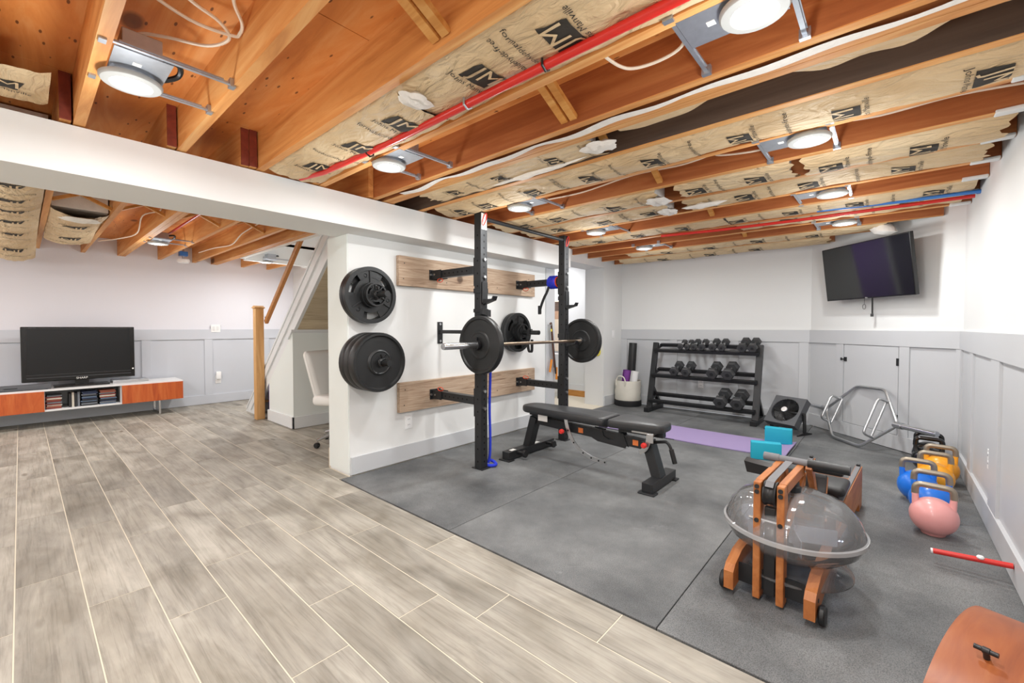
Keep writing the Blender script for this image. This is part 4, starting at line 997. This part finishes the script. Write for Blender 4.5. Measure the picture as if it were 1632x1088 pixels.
for ya_, yb_ in ((2.80, 2.875), (3.2, 3.265)): bb(MB().box(-1.295, -1.175, ya_, yb_, 0, .012, .004), 'foot_plate', 'black_metal', ff)
# ladder arc and seat arc with red knobs
arc = spline([(-2.02, 2.99, .40), (-2.005, 2.985, .34), (-1.965, 2.98, .25), (-1.89, 2.98, .165), (-1.79, 2.98, .118), (-1.70, 2.98, .102), (-1.635, 2.98, .10)], 4)
mb = MB()
for a, b in zip(arc, arc[1:]): mb.beam(a, b, .006, .032, up=Vector(b - a).cross(Vector((0, 1, 0))))
ar = bb(mb, 'ladder_arc', 'steel')
mb = MB()
for k in (6, 10, 14, 17, 20, 23): mb.cyl(arc[k] + Vector((0, -.0035, 0)), arc[k] + Vector((0, -.005, 0)), .007, 10)
bb(mb, 'holes', 'black_hole', ar)
arc2 = spline([(-1.29, 2.975, .38), (-1.295, 2.972, .32), (-1.315, 2.97, .27), (-1.36, 2.97, .235)], 4)
mb = MB()
for a, b in zip(arc2, arc2[1:]): mb.beam(a, b, .006, .034, up=Vector(b - a).cross(Vector((0, 1, 0))))
bb(mb, 'seat_arc', 'steel')
for x, z in ((-2.035, .288), (-1.322, .300)):
    kn = bb(MB().cyl((x + .01, 3.035, z), (x + .01, 2.955, z), .013, 12), 'pop_pin', 'black_plastic', sm=True)
    bb(MB().lathe([(0, -.018), (.015, -.018), (.020, -.010), (.020, .008), (.013, .014), (0, .014)], 18, (x + .01, 2.94, z), 'y'), 'red_knob', 'red_plastic', kn, True)
for x, z in ((-1.90, .300), (-1.42, .282)): bb(MB().box(x - .022, x + .022, 3.032, 3.0342, z - .02, z + .02, mat=None), 'orange_sticker', 'label_orange')
bb(MB().box(-2.30, -2.20, 2.975, 2.978, .335, .41), 'care_tag', 'label_white', bp)
hd = bb(MB().tube(round_path([(-1.33, 3.06, .295), (-1.19, 3.06, .325), (-1.165, 3.06, .29), (-1.135, 3.06, .185)], .05), .011, 10), 'lift_handle', 'black_metal', sm=True)
bb(MB().cyl((-1.16, 3.06, .275), (-1.132, 3.06, .178), .017, 12), 'grip', 'black_rubber', hd, True)
# ================================================================== dumbbell rack and dumbbells
DR = Vector((-1.81, 5.86, 0))
dr = thing('dumbbell_rack', 'black three-tier steel dumbbell rack against the back wall', 'dumbbell rack', DR)
def db_(mb, nm, m, par=dr, sm=False):
    o = mb.build(nm, m, par, sm); o.data.transform(Matrix.Translation(-DR)); return o
def post_y(z): return 5.665 + .235 * z / .93
for x in (-2.46, -1.165):
    fr = db_(MB().beam((x, post_y(.06), .05), (x, post_y(.935), .935), .07, .05, up=(0, 1, 0), bevel=.003), 'side_post', 'black_metal')
    db_(MB().beam((x, 6.03, .06), (x, post_y(.33) + .02, .34), .045, .045, up=(0, 1, 0), bevel=.003), 'rear_brace', 'black_metal', fr)
    ft = db_(MB().box(x - .035, x + .035, 5.575, 6.085, 0.0, .06, .004), 'foot', 'black_metal')
    db_(MB().box(x - .028, x + .028, 5.571, 5.576, .006, .054), 'end_cap', 'black_plastic', ft)
tiers = {}
for k, zt in enumerate((.185, .525, .865)):
    yf = post_y(zt)
    tiers[k] = (zt, yf)
    for j, (yy, zz) in enumerate(((yf - .055, zt - .02), (yf + .145, zt + .05))):
        mb = MB(); a = math.radians(22)
        m = Matrix.Translation((0, yy, zz)) @ Matrix.Rotation(a, 4, 'X')
        mb.box(-2.45, -1.175, -.028, .028, -.002, .002, mat=m).box(-2.45, -1.175, -.030, -.026, -.03, .012, mat=m)
        rl = db_(mb, 'shelf_rail', 'black_metal')
    for x in (-2.445, -1.18):
        db_(MB().beam((x, yf - .08, zt - .035), (x, yf + .18, zt + .03), .03, .03, up=(0, 0, 1), bevel=.002), 'shelf_bracket', 'black_metal')
hexes = {}
def dumbbell(x, tier, R, hl, hnd, lab, tw=0.0):
    """hex dumbbell lying front to back across the two rails."""
    zt, yf = tiers[tier]; key = (round(R, 4), round(hl, 4), round(hnd, 4))
    a = math.radians(19)
    yc = yf + .045 - .3 * R; zc = zt + .017 + R * .83 + .004
    t = thing('dumbbell', lab, 'dumbbell', (x, yc, zc), tw, 'hex dumbbells on the rack'); t.rotation_euler = (a, 0, tw)
    if key not in hexes:
        def head(s):
            mb = MB(); rings = []
            for f, y in ((.80, hnd / 2), (1.0, hnd / 2 + hl * .28), (1.0, hnd / 2 + hl * .80), (.84, hnd / 2 + hl)):
                rings.append(mb.ring([Vector((R * f * math.cos(k * PI / 3), s * y, R * f * math.sin(k * PI / 3))) for k in range(6)]))
            for p, q in zip(rings, rings[1:]): mb.bridge(p, q)
            mb.bm.faces.new(rings[0]); mb.bm.faces.new(rings[-1][::-1]); return mb
        h1 = head(-1).build('head', 'hex_rubber', t); h2 = head(1).build('head', 'hex_rubber', t)
        L = hnd / 2
        hd = MB().lathe([(0, -L - .004), (.012, -L - .004), (.0135, -L * .5), (.0165, 0), (.0135, L * .5), (.012, L + .004), (0, L + .004)], 16, axis='y').build('handle', 'steel', t, True)
        dots = MB().cyl((0, -hnd / 2 - hl - .001, 0), (0, -hnd / 2 - hl + .004, 0), R * .30, 14).build('end_disc', 'black_rubber', t)
        hexes[key] = [h1, h2, hd, dots]
    else:
        for c in hexes[key]:
            d = c.copy(); C.objects.link(d); d.parent = t
    return t
nth = ['first', 'second', 'third', 'fourth', 'fifth', 'sixth', 'seventh', 'eighth']
for i, (x, R, hl, hn) in enumerate(((-2.10, .040, .055, .115), (-2.01, .040, .055, .115), (-1.925, .046, .06, .115), (-1.825, .046, .06, .115), (-1.69, .051, .065, .12), (-1.58, .051, .065, .12), (-1.345, .060, .075, .12), (-1.232, .060, .075, .12))):
    dumbbell(x, 2, R, hl, hn, '%s hex dumbbell from the left on the top tier of the rack' % nth[i])
for i, (x, R) in enumerate(((-2.14, .064), (-1.985, .066), (-1.66, .074), (-1.475, .079))):
    dumbbell(x, 1, R, .075 + .005 * i, .125, '%s hex dumbbell from the left on the middle tier of the rack' % nth[i])
for i, (x, R) in enumerate(((-1.535, .083), (-1.345, .085))):
    dumbbell(x, 0, R, .092, .125, '%s hex dumbbell on the bottom tier of the rack' % ('left', 'right')[i])

# ---- basket with mats and a roller
bk = thing('storage_basket', 'round cream canvas basket with a black base in the back left corner', 'basket', (-2.90, 5.93, 0))
def bring(r, z, wob): return [Vector((r * (1 + wob * math.sin(3 * a + z * 20)) * math.cos(a), r * (1 + wob * math.cos(2 * a + z * 9)) * math.sin(a), z)) for a in [2 * PI * k / 40 for k in range(40)]]
mb = MB(); prev = None
for r, z, w in ((.175, .07, .0), (.188, .10, .01), (.182, .15, .02), (.190, .20, .01), (.183, .25, .025), (.188, .31, .01), (.184, .37, .01), (.176, .368, .01), (.172, .12, .0)):
    ring = mb.ring(bring(r, z, w))
    if prev: mb.bridge(prev, ring)
    prev = ring
mb.bm.faces.new(prev); mb.build('body', 'canvas', bk, True)
MB().lathe([(0, 0), (.19, 0), (.195, .01), (.192, .075), (.18, .085), (0, .085)], 40).build('base', 'strap_black', bk, True)
mb = MB(); mb.tube(spline([(.04, -.185, .30), (.055, -.195, .36), (.02, -.19, .43), (-.06, -.185, .435), (-.10, -.17, .37), (-.105, -.165, .30)], 6), .009, 8); mb.build('handle', 'canvas', bk, True)
def roll(name, lab, m, loc, r, L, tilt, inner=None, r2=0.0, spiral=True):
    t = thing(name, lab, 'rolled mat' if spiral else 'foam roller', loc); t.rotation_euler = tilt
    if spiral:
        mb = MB(); n = 70; ra = []
        for k in range(n):
            a = k * .33; rr = r * (.22 + .78 * k / n)
            ra.append([Vector((rr * math.cos(a), rr * math.sin(a), 0)), Vector((rr * math.cos(a), rr * math.sin(a), L)), Vector(((rr - .006) * math.cos(a), (rr - .006) * math.sin(a), L)), Vector(((rr - .006) * math.cos(a), (rr - .006) * math.sin(a), 0))])
        rings = [mb.ring(p) for p in ra]
        for p, q in zip(rings, rings[1:]): mb.bridge(p, q)
        mb.bm.faces.new(rings[0]); mb.bm.faces.new(rings[-1][::-1]); mb.build('sheet', m, t, True)
    else:
        MB().lathe([(r * .45, 0), (r * .97, 0), (r, .006), (r, L - .006), (r * .97, L), (r * .45, L), (r * .45, 0)], 28).build('foam', m, t, True)
        MB().lathe([(r * .44, .002), (r * .45, .002), (r * .45, L - .002), (r * .40, L - .002), (r * .40, .002), (r * .44, .002)], 24).build('core', 'black_plastic', t, True)
    return t
roll('yoga_mat_roll', 'purple rolled mat standing in the canvas basket', 'purple', (-2.955, 5.90, .10), .062, .42, (0, .14, 0))
roll('yoga_mat_roll', 'white rolled mat with a lilac core leaning in the canvas basket', 'white_plastic', (-2.835, 5.90, .10), .06, .41, (0, .16, 0))
roll('foam_roller', 'tall dark foam roller standing in the canvas basket', 'black_rubber', (-2.905, 6.0, .09), .058, .83, (-.02, 0.05, 0), spiral=False)

# ---- purple mat and foam blocks
ym = thing('yoga_mat', 'flat lilac exercise mat on the floor behind the bench', 'exercise mat', (-1.55, 4.68, 0.001))
mb = MB()
def ymf(th):
    def f(u, v):
        x = -.95 + 1.84 * u; e = max(0, u - .93) / .07
        return Vector((x, (-.30 + .60 * v) + .012 * math.sin(u * 7), th + .022 * e * e + .003 * math.sin(v * 5) * e))
    return f
nu, nv = 40, 6
A = [[mb.bm.verts.new(ymf(.009)(i / nu, j / nv)) for j in range(nv + 1)] for i in range(nu + 1)]
B = [[mb.bm.verts.new(ymf(.0005)(i / nu, j / nv)) for j in range(nv + 1)] for i in range(nu + 1)]
for i in range(nu):
    for j in range(nv):
        mb.bm.faces.new((A[i][j], A[i + 1][j], A[i + 1][j + 1], A[i][j + 1])); mb.bm.faces.new((B[i][j + 1], B[i + 1][j + 1], B[i + 1][j], B[i][j]))
    mb.bm.faces.new((A[i][0], B[i][0], B[i + 1][0], A[i + 1][0])); mb.bm.faces.new((A[i + 1][nv], B[i + 1][nv], B[i][nv], A[i][nv]))
for j in range(nv):
    mb.bm.faces.new((A[0][j + 1], B[0][j + 1], B[0][j], A[0][j])); mb.bm.faces.new((A[nu][j], B[nu][j], B[nu][j + 1], A[nu][j + 1]))
mb.build('sheet', 'purple_mat', ym, True)
MB().box(-.95, .85, -.302, -.3005, .0005, .006).build('edge_binding', 'black_rubber', ym)
for lab, x, y, rz in (('teal foam yoga block standing on edge, nearest the bench', -.79, 4.265, .30), ('teal foam yoga block standing on edge in front of the fan', -.80, 4.90, .10)):
    zb = .0 if y < 4.35 else .0115
    t = thing('yoga_block', lab, 'yoga block', (x, y, zb), rz)
    MB().box(-.115, .115, -.038, .038, 0, .152, .008, seg=3).build('foam', 'teal', t, True)

# ---- floor fan
fan = thing('floor_fan', 'square grey floor fan tilted back beside the dumbbell rack', 'fan', (-.83, 5.53, 0), -.43)
tl = math.radians(-38); FM = Matrix.Translation((0, 0, .225)) @ Matrix.Rotation(tl, 4, 'X')
mb = MB(); n = 40
outer = []; inner = []; ob = []; ib = []
for k in range(n):
    a = 2 * PI * k / n; c, s = math.cos(a), math.sin(a); q = max(abs(c), abs(s)); R_ = .170
    rx = c / q * R_; rz = s / q * R_
    outer.append(FM @ Vector((rx, -.035, rz))); inner.append(FM @ Vector((.140 * c, -.035, .140 * s)))
    ob.append(FM @ Vector((rx, .05, rz))); ib.append(FM @ Vector((.140 * c, .05, .140 * s)))
r1, r2, r3, r4 = mb.ring(outer), mb.ring(inner), mb.ring(ob), mb.ring(ib)
mb.bridge(r1, r2); mb.bridge(r3, r4); mb.bridge(r1, r3); mb.bridge(r2, r4)
fh = mb.build('housing', 'fan_grey', fan)
mb = MB()
for k in range(36):
    a = 2 * PI * k / 36
    pts = [FM @ Vector((r * math.cos(a + r * 5), -.041, r * math.sin(a + r * 5))) for r in (.03, .06, .09, .12, .146)]
    mb.tube(pts, .0016, 4, cap=False)
mb.build('grille', 'dark_iron', fan)
bl = MB()
for k in range(5):
    a0 = 2 * PI * k / 5
    bl.grid(5, 3, lambda u, v: FM @ Vector(((.03 + .10 * u) * math.cos(a0 + v * .9 + u * .4), .0 + .04 * (v - .5), (.03 + .10 * u) * math.sin(a0 + v * .9 + u * .4))))
bl.build('blades', 'black_plastic', fan, True)
MB().lathe([(0, -.012), (.03, -.012), (.036, -.004), (.036, .004), (0, .004)], 20, tuple(FM @ Vector((0, -.043, 0))), 'y', Matrix.Rotation(tl, 3, 'X')).build('hub_cap', 'chrome', fan, True)
MB().lathe([(0, .06), (.143, .06), (.143, .048), (0, .048)], 30, tuple(FM @ Vector((0, 0, 0))), 'y', Matrix.Rotation(tl, 3, 'X')).build('rear_guard', 'black_plastic', fan, True)
for s in (-1, 1):
    MB().prism([(-.10, 0), (.14, 0), (.14, .012), (.045, .03), (.03, .235), (-.01, .235), (.0, .03), (-.10, .012)], s * .183 - .006, s * .183 + .006, 'x').build('stand', 'black_plastic', fan)
MB().cyl((-.19, 0, .225), (.19, 0, .225), .014, 12).build('pivot', 'black_plastic', fan, True)

# ---- trap bar leaning on the slanted wall
def V(*a): return Vector(a)
a_, b_, c_, d_, e_, f_ = V(-.425, 5.531, .02), V(-.19, 5.235, .02), V(.075, 5.095, .285), V(-.014, 5.402, .557), V(-.235, 5.672, .545), V(-.50, 5.80, .262)
tb_ = thing('trap_bar', 'silver hexagonal trap bar leaning against the slanted wall', 'trap bar', (a_ + b_) / 2)
TBL = Vector(tb_.location)
def tbb(mb, nm, m, par=tb_, sm=True):
    o = mb.build(nm, m, par, sm); o.data.transform(Matrix.Translation(-TBL)); return o
mb = MB(); mb.tube(round_path([a_, b_, c_, d_, e_, f_], .05, 4, True), .0145, 12, closed=True); tbb(mb, 'frame', 'steel')
axis = (c_ - f_).normalized()
nrm = (b_ - a_).cross(e_ - a_).normalized()
if nrm.y > 0: nrm = -nrm
for p, s in ((c_, 1), (f_, -1)):
    sv = tbb(MB().cyl(p + axis * s * -.03, p + axis * s * .05, .030, 18), 'collar', 'steel')
    sl_ = .36 if s > 0 else .24
    tbb(MB().cyl(p + axis * s * .05, p + axis * s * sl_, .0245, 18), 'sleeve', 'chrome', sv)
    tbb(MB().cyl(p + axis * s * sl_, p + axis * s * (sl_ + .006), .020, 14), 'end_cap', 'galvanised', sv)
for (p, q, inn) in ((c_ + (d_ - c_) * .62, c_ + (b_ - c_) * .60, -1), (f_ + (e_ - f_) * .45, f_ + (a_ - f_) * .48, 1)):
    up_ = nrm * .10
    h = tbb(MB().tube(round_path([p, p + up_ + axis * inn * .015, q + up_ + axis * inn * .015, q], .035, 4), .012, 10), 'handle', 'steel')
    tbb(MB().cyl(p + axis * inn * .04, q + axis * inn * .04, .0115, 10).cyl(p, p + axis * inn * .04, .0115, 10).cyl(q, q + axis * inn * .04, .0115, 10), 'inner_handle', 'steel', h)

# ---- kettlebells
def kettlebell(x, y, body, lab, handle='kettle_steel', s=1.0, rz=0.0, kind='kettle'):
    t = thing('kettlebell', lab, 'kettlebell', (x, y, 0), rz, 'kettlebells lined up along the right wall')
    R = .103 * s
    mb = MB(); prof = [(0, 0), (.044 * s, 0), (.05 * s, .003)]
    for k in range(2, 22):
        a = -PI / 2 + PI * k / 22
        r_, z_ = R * math.cos(a), R * .98 + R * .98 * math.sin(a)
        if z_ > .005 and (r_ > .05 * s or a > 0): prof.append((r_, z_))
    prof.append((0, R * 1.96)); mb.lathe(prof, 36); mb.build('bell', body, t, True)
    h = .255 * s
    for sd in (-1, 1):
        mb = MB(); rings = []
        for z, xc, w, d in ((R * 1.05, .064, .055, .05), (R * 1.45, .071, .038, .034), (R * 1.75, .075, .032, .027), (.212 * s / 1.0, .077, .029, .022)):
            rings.append(mb.ring([Vector((sd * xc * s + w / 2 * s * math.copysign(abs(math.cos(a)) ** .6, math.cos(a)), d * s * math.copysign(abs(math.sin(a)) ** .6, math.sin(a)) * .8, z)) for a in [2 * PI * k / 14 for k in range(14)]]))
        for p, q in zip(rings, rings[1:]): mb.bridge(p, q)
        mb.bm.faces.new(rings[0]); mb.bm.faces.new(rings[-1]); mb.build('horn', body, t, True)
    pts = round_path([(-.078 * s, 0, .205 * s), (-.076 * s, 0, h + .012), (.076 * s, 0, h + .012), (.078 * s, 0, .205 * s)], .05, 7)
    mb = MB(); mb.tube(pts, .0165 * s, 12); mb.build('handle', handle, t, True)
    return t
kettlebell(.205, 3.33, 'kettle_pink', 'pink kettlebell, nearest in the row by the right wall', rz=-.10)
kettlebell(.21, 3.63, 'kettle_blue', 'blue kettlebell directly behind the pink one', rz=-.06)
kettlebell(.16, 3.90, 'kettle_blue', 'blue kettlebell farther back, offset to the left of the other blue one', rz=-.05)
kettlebell(.26, 4.20, 'kettle_yellow', 'yellow kettlebell just behind the blue ones', rz=-.05)
kettlebell(.305, 4.47, 'kettle_yellow', 'farther yellow kettlebell in front of the black ones', rz=-.08)
kettlebell(.255, 4.73, 'kettle_black', 'black kettlebell next to the yellow ones', 'kettle_black', rz=-.05)
kettlebell(.265, 4.945, 'kettle_black', 'last black kettlebell at the end of the row', 'kettle_black', rz=-.05)

# ---- wall television
wt = bpy.data.objects.new('wall_television', None); C.objects.link(wt)
tag(wt, 'flat black television tilted down on the slanted wall, showing a purple reflection', 'television')
yw, ti = .783, .132
n_ = Vector((-math.sin(yw) * math.cos(ti), -math.cos(yw) * math.cos(ti), -math.sin(ti))); r_ = Vector((math.cos(yw), -math.sin(yw), 0)); u_ = r_.cross(n_) * -1
if u_.z < 0: u_ = -u_
wt.location = (-.192, 5.416, 1.705)
TVM = Matrix(((r_.x, n_.x, u_.x), (r_.y, n_.y, u_.y), (r_.z, n_.z, u_.z)))    # local x right, y towards the room, z up
def wb(mb, nm, m, par=wt, sm=False):
    o = mb.build(nm, m, par, sm); o.data.transform(TVM.to_4x4()); return o
wb(MB().box(-.48, .48, -.035, .0, -.275, .275, .004).box(-.30, .30, -.07, -.03, -.20, .12, .015), 'case', 'tv_bezel')
wb(MB().box(-.47, .47, -.001, .0015, -.262, .266), 'screen', 'screen')
letters('TCL', .016, 'maker_name', 'label_white', wt, lambda v: TVM @ Vector((v.x, .0012, -.2685 + v.y)))
wb(MB().box(-.05, .05, -.11, -.06, -.10, .10, .004), 'mount_head', 'black_metal')
wb(MB().box(-.10, .10, -.20, -.19, -.13, .13).beam((0, -.20, 0), (0, -.10, 0), .05, .08), 'wall_arm', 'black_metal')
t = thing('tv_cable', 'short black cable hanging below the wall television', 'cable', (-.125, 5.50, 1.44))
MB().cyl((0, 0, 0), (.002, 0, -.155), .007, 8).build('cord', 'black_plastic', t, True)
MB().box(-.012, .012, -.008, .008, -.185, -.155, .003).build('plug', 'black_plastic', t)
t = thing('wire_loop', 'thin wire loop on the wall under the television', 'wire', (dm @ Vector((.70, .012, 1.36))))
mb = MB(); mb.tube([Vector((.018 * math.cos(k * PI / 6) * .72, -.018 * math.cos(k * PI / 6) * .69, .025 * math.sin(k * PI / 6))) for k in range(12)], .002, 5, closed=True)
mb.tube([(0, 0, .025), (.004, -.003, .14)], .0015, 5); mb.build('loop', 'dark_iron', t, True)

# ---- red stub pipe out of the right wall
rp = thing('red_stub_pipe', 'red plastic pipe stub sticking out of the right wall above the floor', 'pipe', (XR - .024, 2.895, .086))
MB().cyl((0, 0, 0), (-.255, .012, -.022), .0125, 14).build('pipe', 'red_plastic', rp, True)
MB().cyl((-.255, .012, -.022), (-.263, .0124, -.0227), .0118, 14).build('cut_end', 'white_plastic', rp, True)
MB().lathe([(0, -.006), (.012, -.006), (.014, 0), (.010, .006), (0, .006)], 12, (-.10, .0, .006), 'z').build('white_clip', 'white_plastic', rp, True)

# ---- curved plywood barrel, cut by the lower right corner of the picture
ax = Vector((.948, -.318, 0)).normalized()
br_ = thing('plywood_barrel', 'curved orange plywood arc with a black T-handle on the gym floor', 'exercise arc', (.152, 1.605, 0), math.atan2(ax.y, ax.x))
n = 40; wA, hA, Lx = .42, .40, .15
mb = MB(); o1, o2, i1, i2 = [], [], [], []
for k in range(n + 1):
    a = PI * k / n; y, z = -wA * math.cos(a), hA * math.sin(a); yi, zi = -(wA - .013) * math.cos(a), (hA - .013) * math.sin(a)
    o1.append(Vector((0, y, z))); o2.append(Vector((Lx, y, z))); i1.append(Vector((0, yi, zi))); i2.append(Vector((Lx, yi, zi)))
R = [mb.ring(p) for p in (o1, o2, i2, i1)]
for p, q in zip(R, R[1:] + R[:1]): mb.bridge(p, q, False)
mb.bm.faces.new((R[0][0], R[1][0], R[2][0], R[3][0])); mb.bm.faces.new((R[0][-1], R[3][-1], R[2][-1], R[1][-1]))
mb.build('shell', 'drum_ply', br_, True)
MB().prism([(-wA + .02, 0), (wA - .02, 0)] + [((wA - .02) * math.cos(PI * k / 16), (hA - .02) * math.sin(PI * k / 16)) for k in range(1, 16)], .07, .085, 'x').build('inner_rib', 'drum_ply', br_)
aa = 0
hp = Vector((.075, -wA * math.cos(PI - aa) * -1 if False else -wA * math.sin(.30), hA * math.cos(.30)))
hn_ = Vector((0, -math.sin(.30), math.cos(.30)))
kn = MB().cyl(hp - hn_ * .002, hp + hn_ * .022, .006, 14).build('handle_stem', 'black_plastic', br_, True)
MB().cyl(hp + hn_ * .022 + Vector((-.020, 0, 0)), hp + hn_ * .022 + Vector((.020, 0, 0)), .0055, 14).lathe([(.005, -.007), (.0075, -.006), (.0075, .006), (.005, .007)], 16, tuple(hp + hn_ * .022), 'x').build('handle_bar', 'black_plastic', br_, True)

# ================================================================== rowing machine
RW = Vector((-.36, 2.03, 0))
rw = thing('rowing_machine', 'wooden water rowing machine with a clear round tank', 'rowing machine', RW, -.055)
def W(mb, nm, m, par=rw, sm=False): return mb.build(nm, m, par, sm)
# local: x across, y towards the seat end, z up
for x in (-.043, .043):
    w = W(MB().box(x - .014, x + .014, -.015, .045, .012, .505, .004), 'front_post', 'walnut_rower')
    mb = MB()
    for z in (.487, .465, .345): mb.cyl((x, -.0155, z), (x, -.021, z), .009, 12)
    W(mb, 'bolts', 'black_metal', w)
    W(MB().beam((x, .02, .485), (x, .37, .488), .028, .045, bevel=.003), 'top_arm', 'walnut_rower')
    W(MB().prism([(.35, .468), (.385, .50), (.375, .512), (.34, .508)], x - .014, x + .014, 'x'), 'arm_end', 'walnut_rower')
    W(MB().beam((x, .045, .30), (x, .40, .45), .026, .045, bevel=.003), 'brace_arm', 'walnut_rower')
W(MB().box(-.020, .020, .008, .034, .03, .40, .002), 'center_column', 'black_metal')
pu = W(MB().lathe([(0, -.024), (.05, -.024), (.052, -.018), (.046, -.010), (.046, .010), (.052, .018), (.05, .024), (0, .024)], 28, (0, .030, .455), 'x'), 'pulley', 'black_plastic', sm=True)
mb = MB(); sp = [(0, -.012, .492), (0, .01, .509), (0, .05, .514), (0, .34, .520)]
for p, q in zip(sp, sp[1:]): mb.beam(p, q, .030, .003, up=(Vector(q) - Vector(p)).cross(Vector((1, 0, 0))))
W(mb, 'pull_strap', 'strap_grey')
W(MB().cyl((-.075, .0, .0 + .345), (.075, .0, .345), .006, 10), 'cross_bolt', 'steel')
# tank
def tank(prof, nm, m, z0, par=rw): z0 += .02; return W(MB().lathe(prof, 56, (.035, .225, z0)), nm, m, par, True)
tk = tank([(0, .005), (.10, .0), (.19, .02), (.245, .065), (.262, .105), (.268, .108), (.268, .128), (.262, .131), (.245, .185), (.20, .235), (.12, .265), (.0, .272),
           (0, .267), (.118, .260), (.197, .231), (.240, .183), (.256, .130), (.256, .106), (.240, .067), (.187, .025), (.10, .006), (0, .010)], 'water_tank', 'clear_tank', .135)
tank([(0, .012), (.10, .008), (.185, .027), (.238, .069), (.252, .10), (.252, .125), (0, .125)], 'water', 'water', .135, tk)
tank([(.262, .108), (.271, .110), (.271, .126), (.262, .128)], 'seam_ring', 'clear_seam', .135, tk)
mb = MB()
for k in range(4):
    m_ = Matrix.Translation((.035, .225, .24)) @ Matrix.Rotation(k * PI / 2 + .4, 4, 'Z')
    mb.box(.02, .17, -.002, .002, -.04, .03, mat=m_)
mb.cyl((.035, .225, .19), (.035, .225, .40), .010, 12); W(mb, 'paddle', 'clear_seam', tk)
W(MB().lathe([(0, .275), (.035, .275), (.035, .295), (.028, .30), (.028, .315), (0, .315)], 24, (.035, .225, .15)), 'drive_hub', 'black_plastic', sm=True)
W(MB().lathe([(0, .0), (.22, .0), (.225, .004), (.225, .010), (.22, .012), (0, .012)], 44, (.035, .225, .095)), 'tank_tray', 'clear_tank', sm=True)
# low side rails of the base with their wheels, and the black cross plate
for s in (-1, 1):
    x = .152 if s > 0 else -.138
    bsr = W(MB().prism([(-.055, .03), (-.055, .105), (-.03, .13), (.06, .16), (.62, .20), (.62, .14), (.10, .045)], x - .019, x + .019, 'x'), 'base_rail', 'walnut_rower')
    W(MB().lathe([(0, -.011), (.034, -.011), (.038, -.006), (.038, .006), (.034, .011), (0, .011)], 26, (x + s * .034, .0, .038), 'x'), 'wheel', 'black_rubber', bsr, True)
    W(MB().cyl((x + s * .0195, .0, .09), (x + s * .022, .0, .09), .008, 10), 'bolt', 'black_metal', bsr)
W(MB().box(-.119, .133, .015, .022, .045, .125), 'cross_plate', 'black_metal')
W(MB().box(-.119, .133, .56, .60, .14, .20, .004), 'cross_beam', 'walnut_rower')
# seat rails
for s in (-1, 1):
    x = s * .125 + .02
    r = W(MB().prism([(.48, .12), (1.40, .05), (1.41, .0), (1.545, .0), (1.545, .252), (.48, .252)], x - .017, x + .017, 'x'), 'seat_rail', 'walnut_rower')
    W(MB().box(x - .012, x + .012, .48, 1.53, .2525, .262, .002), 'rail_strip', 'strap_grey', r)
    W(MB().box(x - .010, x + .010, 1.49, 1.52, .262, .275, .003), 'rail_stop', 'black_plastic', r)
W(MB().box(-.088, .128, 1.47, 1.50, .10, .17, .003), 'rear_cross_beam', 'walnut_rower')
# foot board, seat, handle and monitor
W(MB().beam((.02, .46, .20), (.02, .56, .42), .20, .018, up=(0, 1, 0), bevel=.003), 'foot_board', 'walnut_rower')
for s in (-1, 1): W(MB().beam((.02 + s * .055, .47, .25), (.02 + s * .055, .55, .43), .085, .012, up=(0, 1, 0), bevel=.004), 'heel_rest', 'black_plastic')
for s in (-1, 1): W(MB().prism([(.36, .53), (.40, .50), (.54, .30), (.56, .22), (.53, .22), (.50, .30), (.38, .46), (.34, .50)], .02 + s * .055 - .012, .02 + s * .055 + .012, 'x'), 'footboard_strut', 'walnut_rower')
mb = MB(); mb.box(-.13, .17, .70, .92, .285, .335, .022, seg=4); W(mb, 'seat', 'black_rubber', sm=True)
W(MB().box(-.10, .14, .73, .89, .262, .285, .003), 'seat_carriage', 'black_metal')
W(MB().cyl((-.11, .36, .522), (-.045, .36, .522), .019, 16), 'handle_grip', 'strap_grey', sm=True); W(MB().cyl((.07, .36, .522), (.225, .36, .522), .021, 16), 'handle_grip', 'black_rubber', sm=True)
W(MB().cyl((-.046, .36, .522), (.071, .36, .522), .016, 14), 'handle_bar', 'strap_grey', sm=True)
W(MB().box(.06, .20, .375, .415, .480, .512, .012), 'handle_rest', 'black_plastic')
mn = W(MB().prism([(-.045, .0), (.045, .0), (.055, .045), (-.055, .055)], -.022, .022, 'y', Matrix.Translation((-.105, .25, .468)) @ Matrix.Rotation(.2, 4, 'X')), 'monitor', 'black_plastic')
W(MB().beam((-.07, .26, .49), (-.055, .28, .488), .02, .02), 'monitor_arm', 'black_metal', mn)
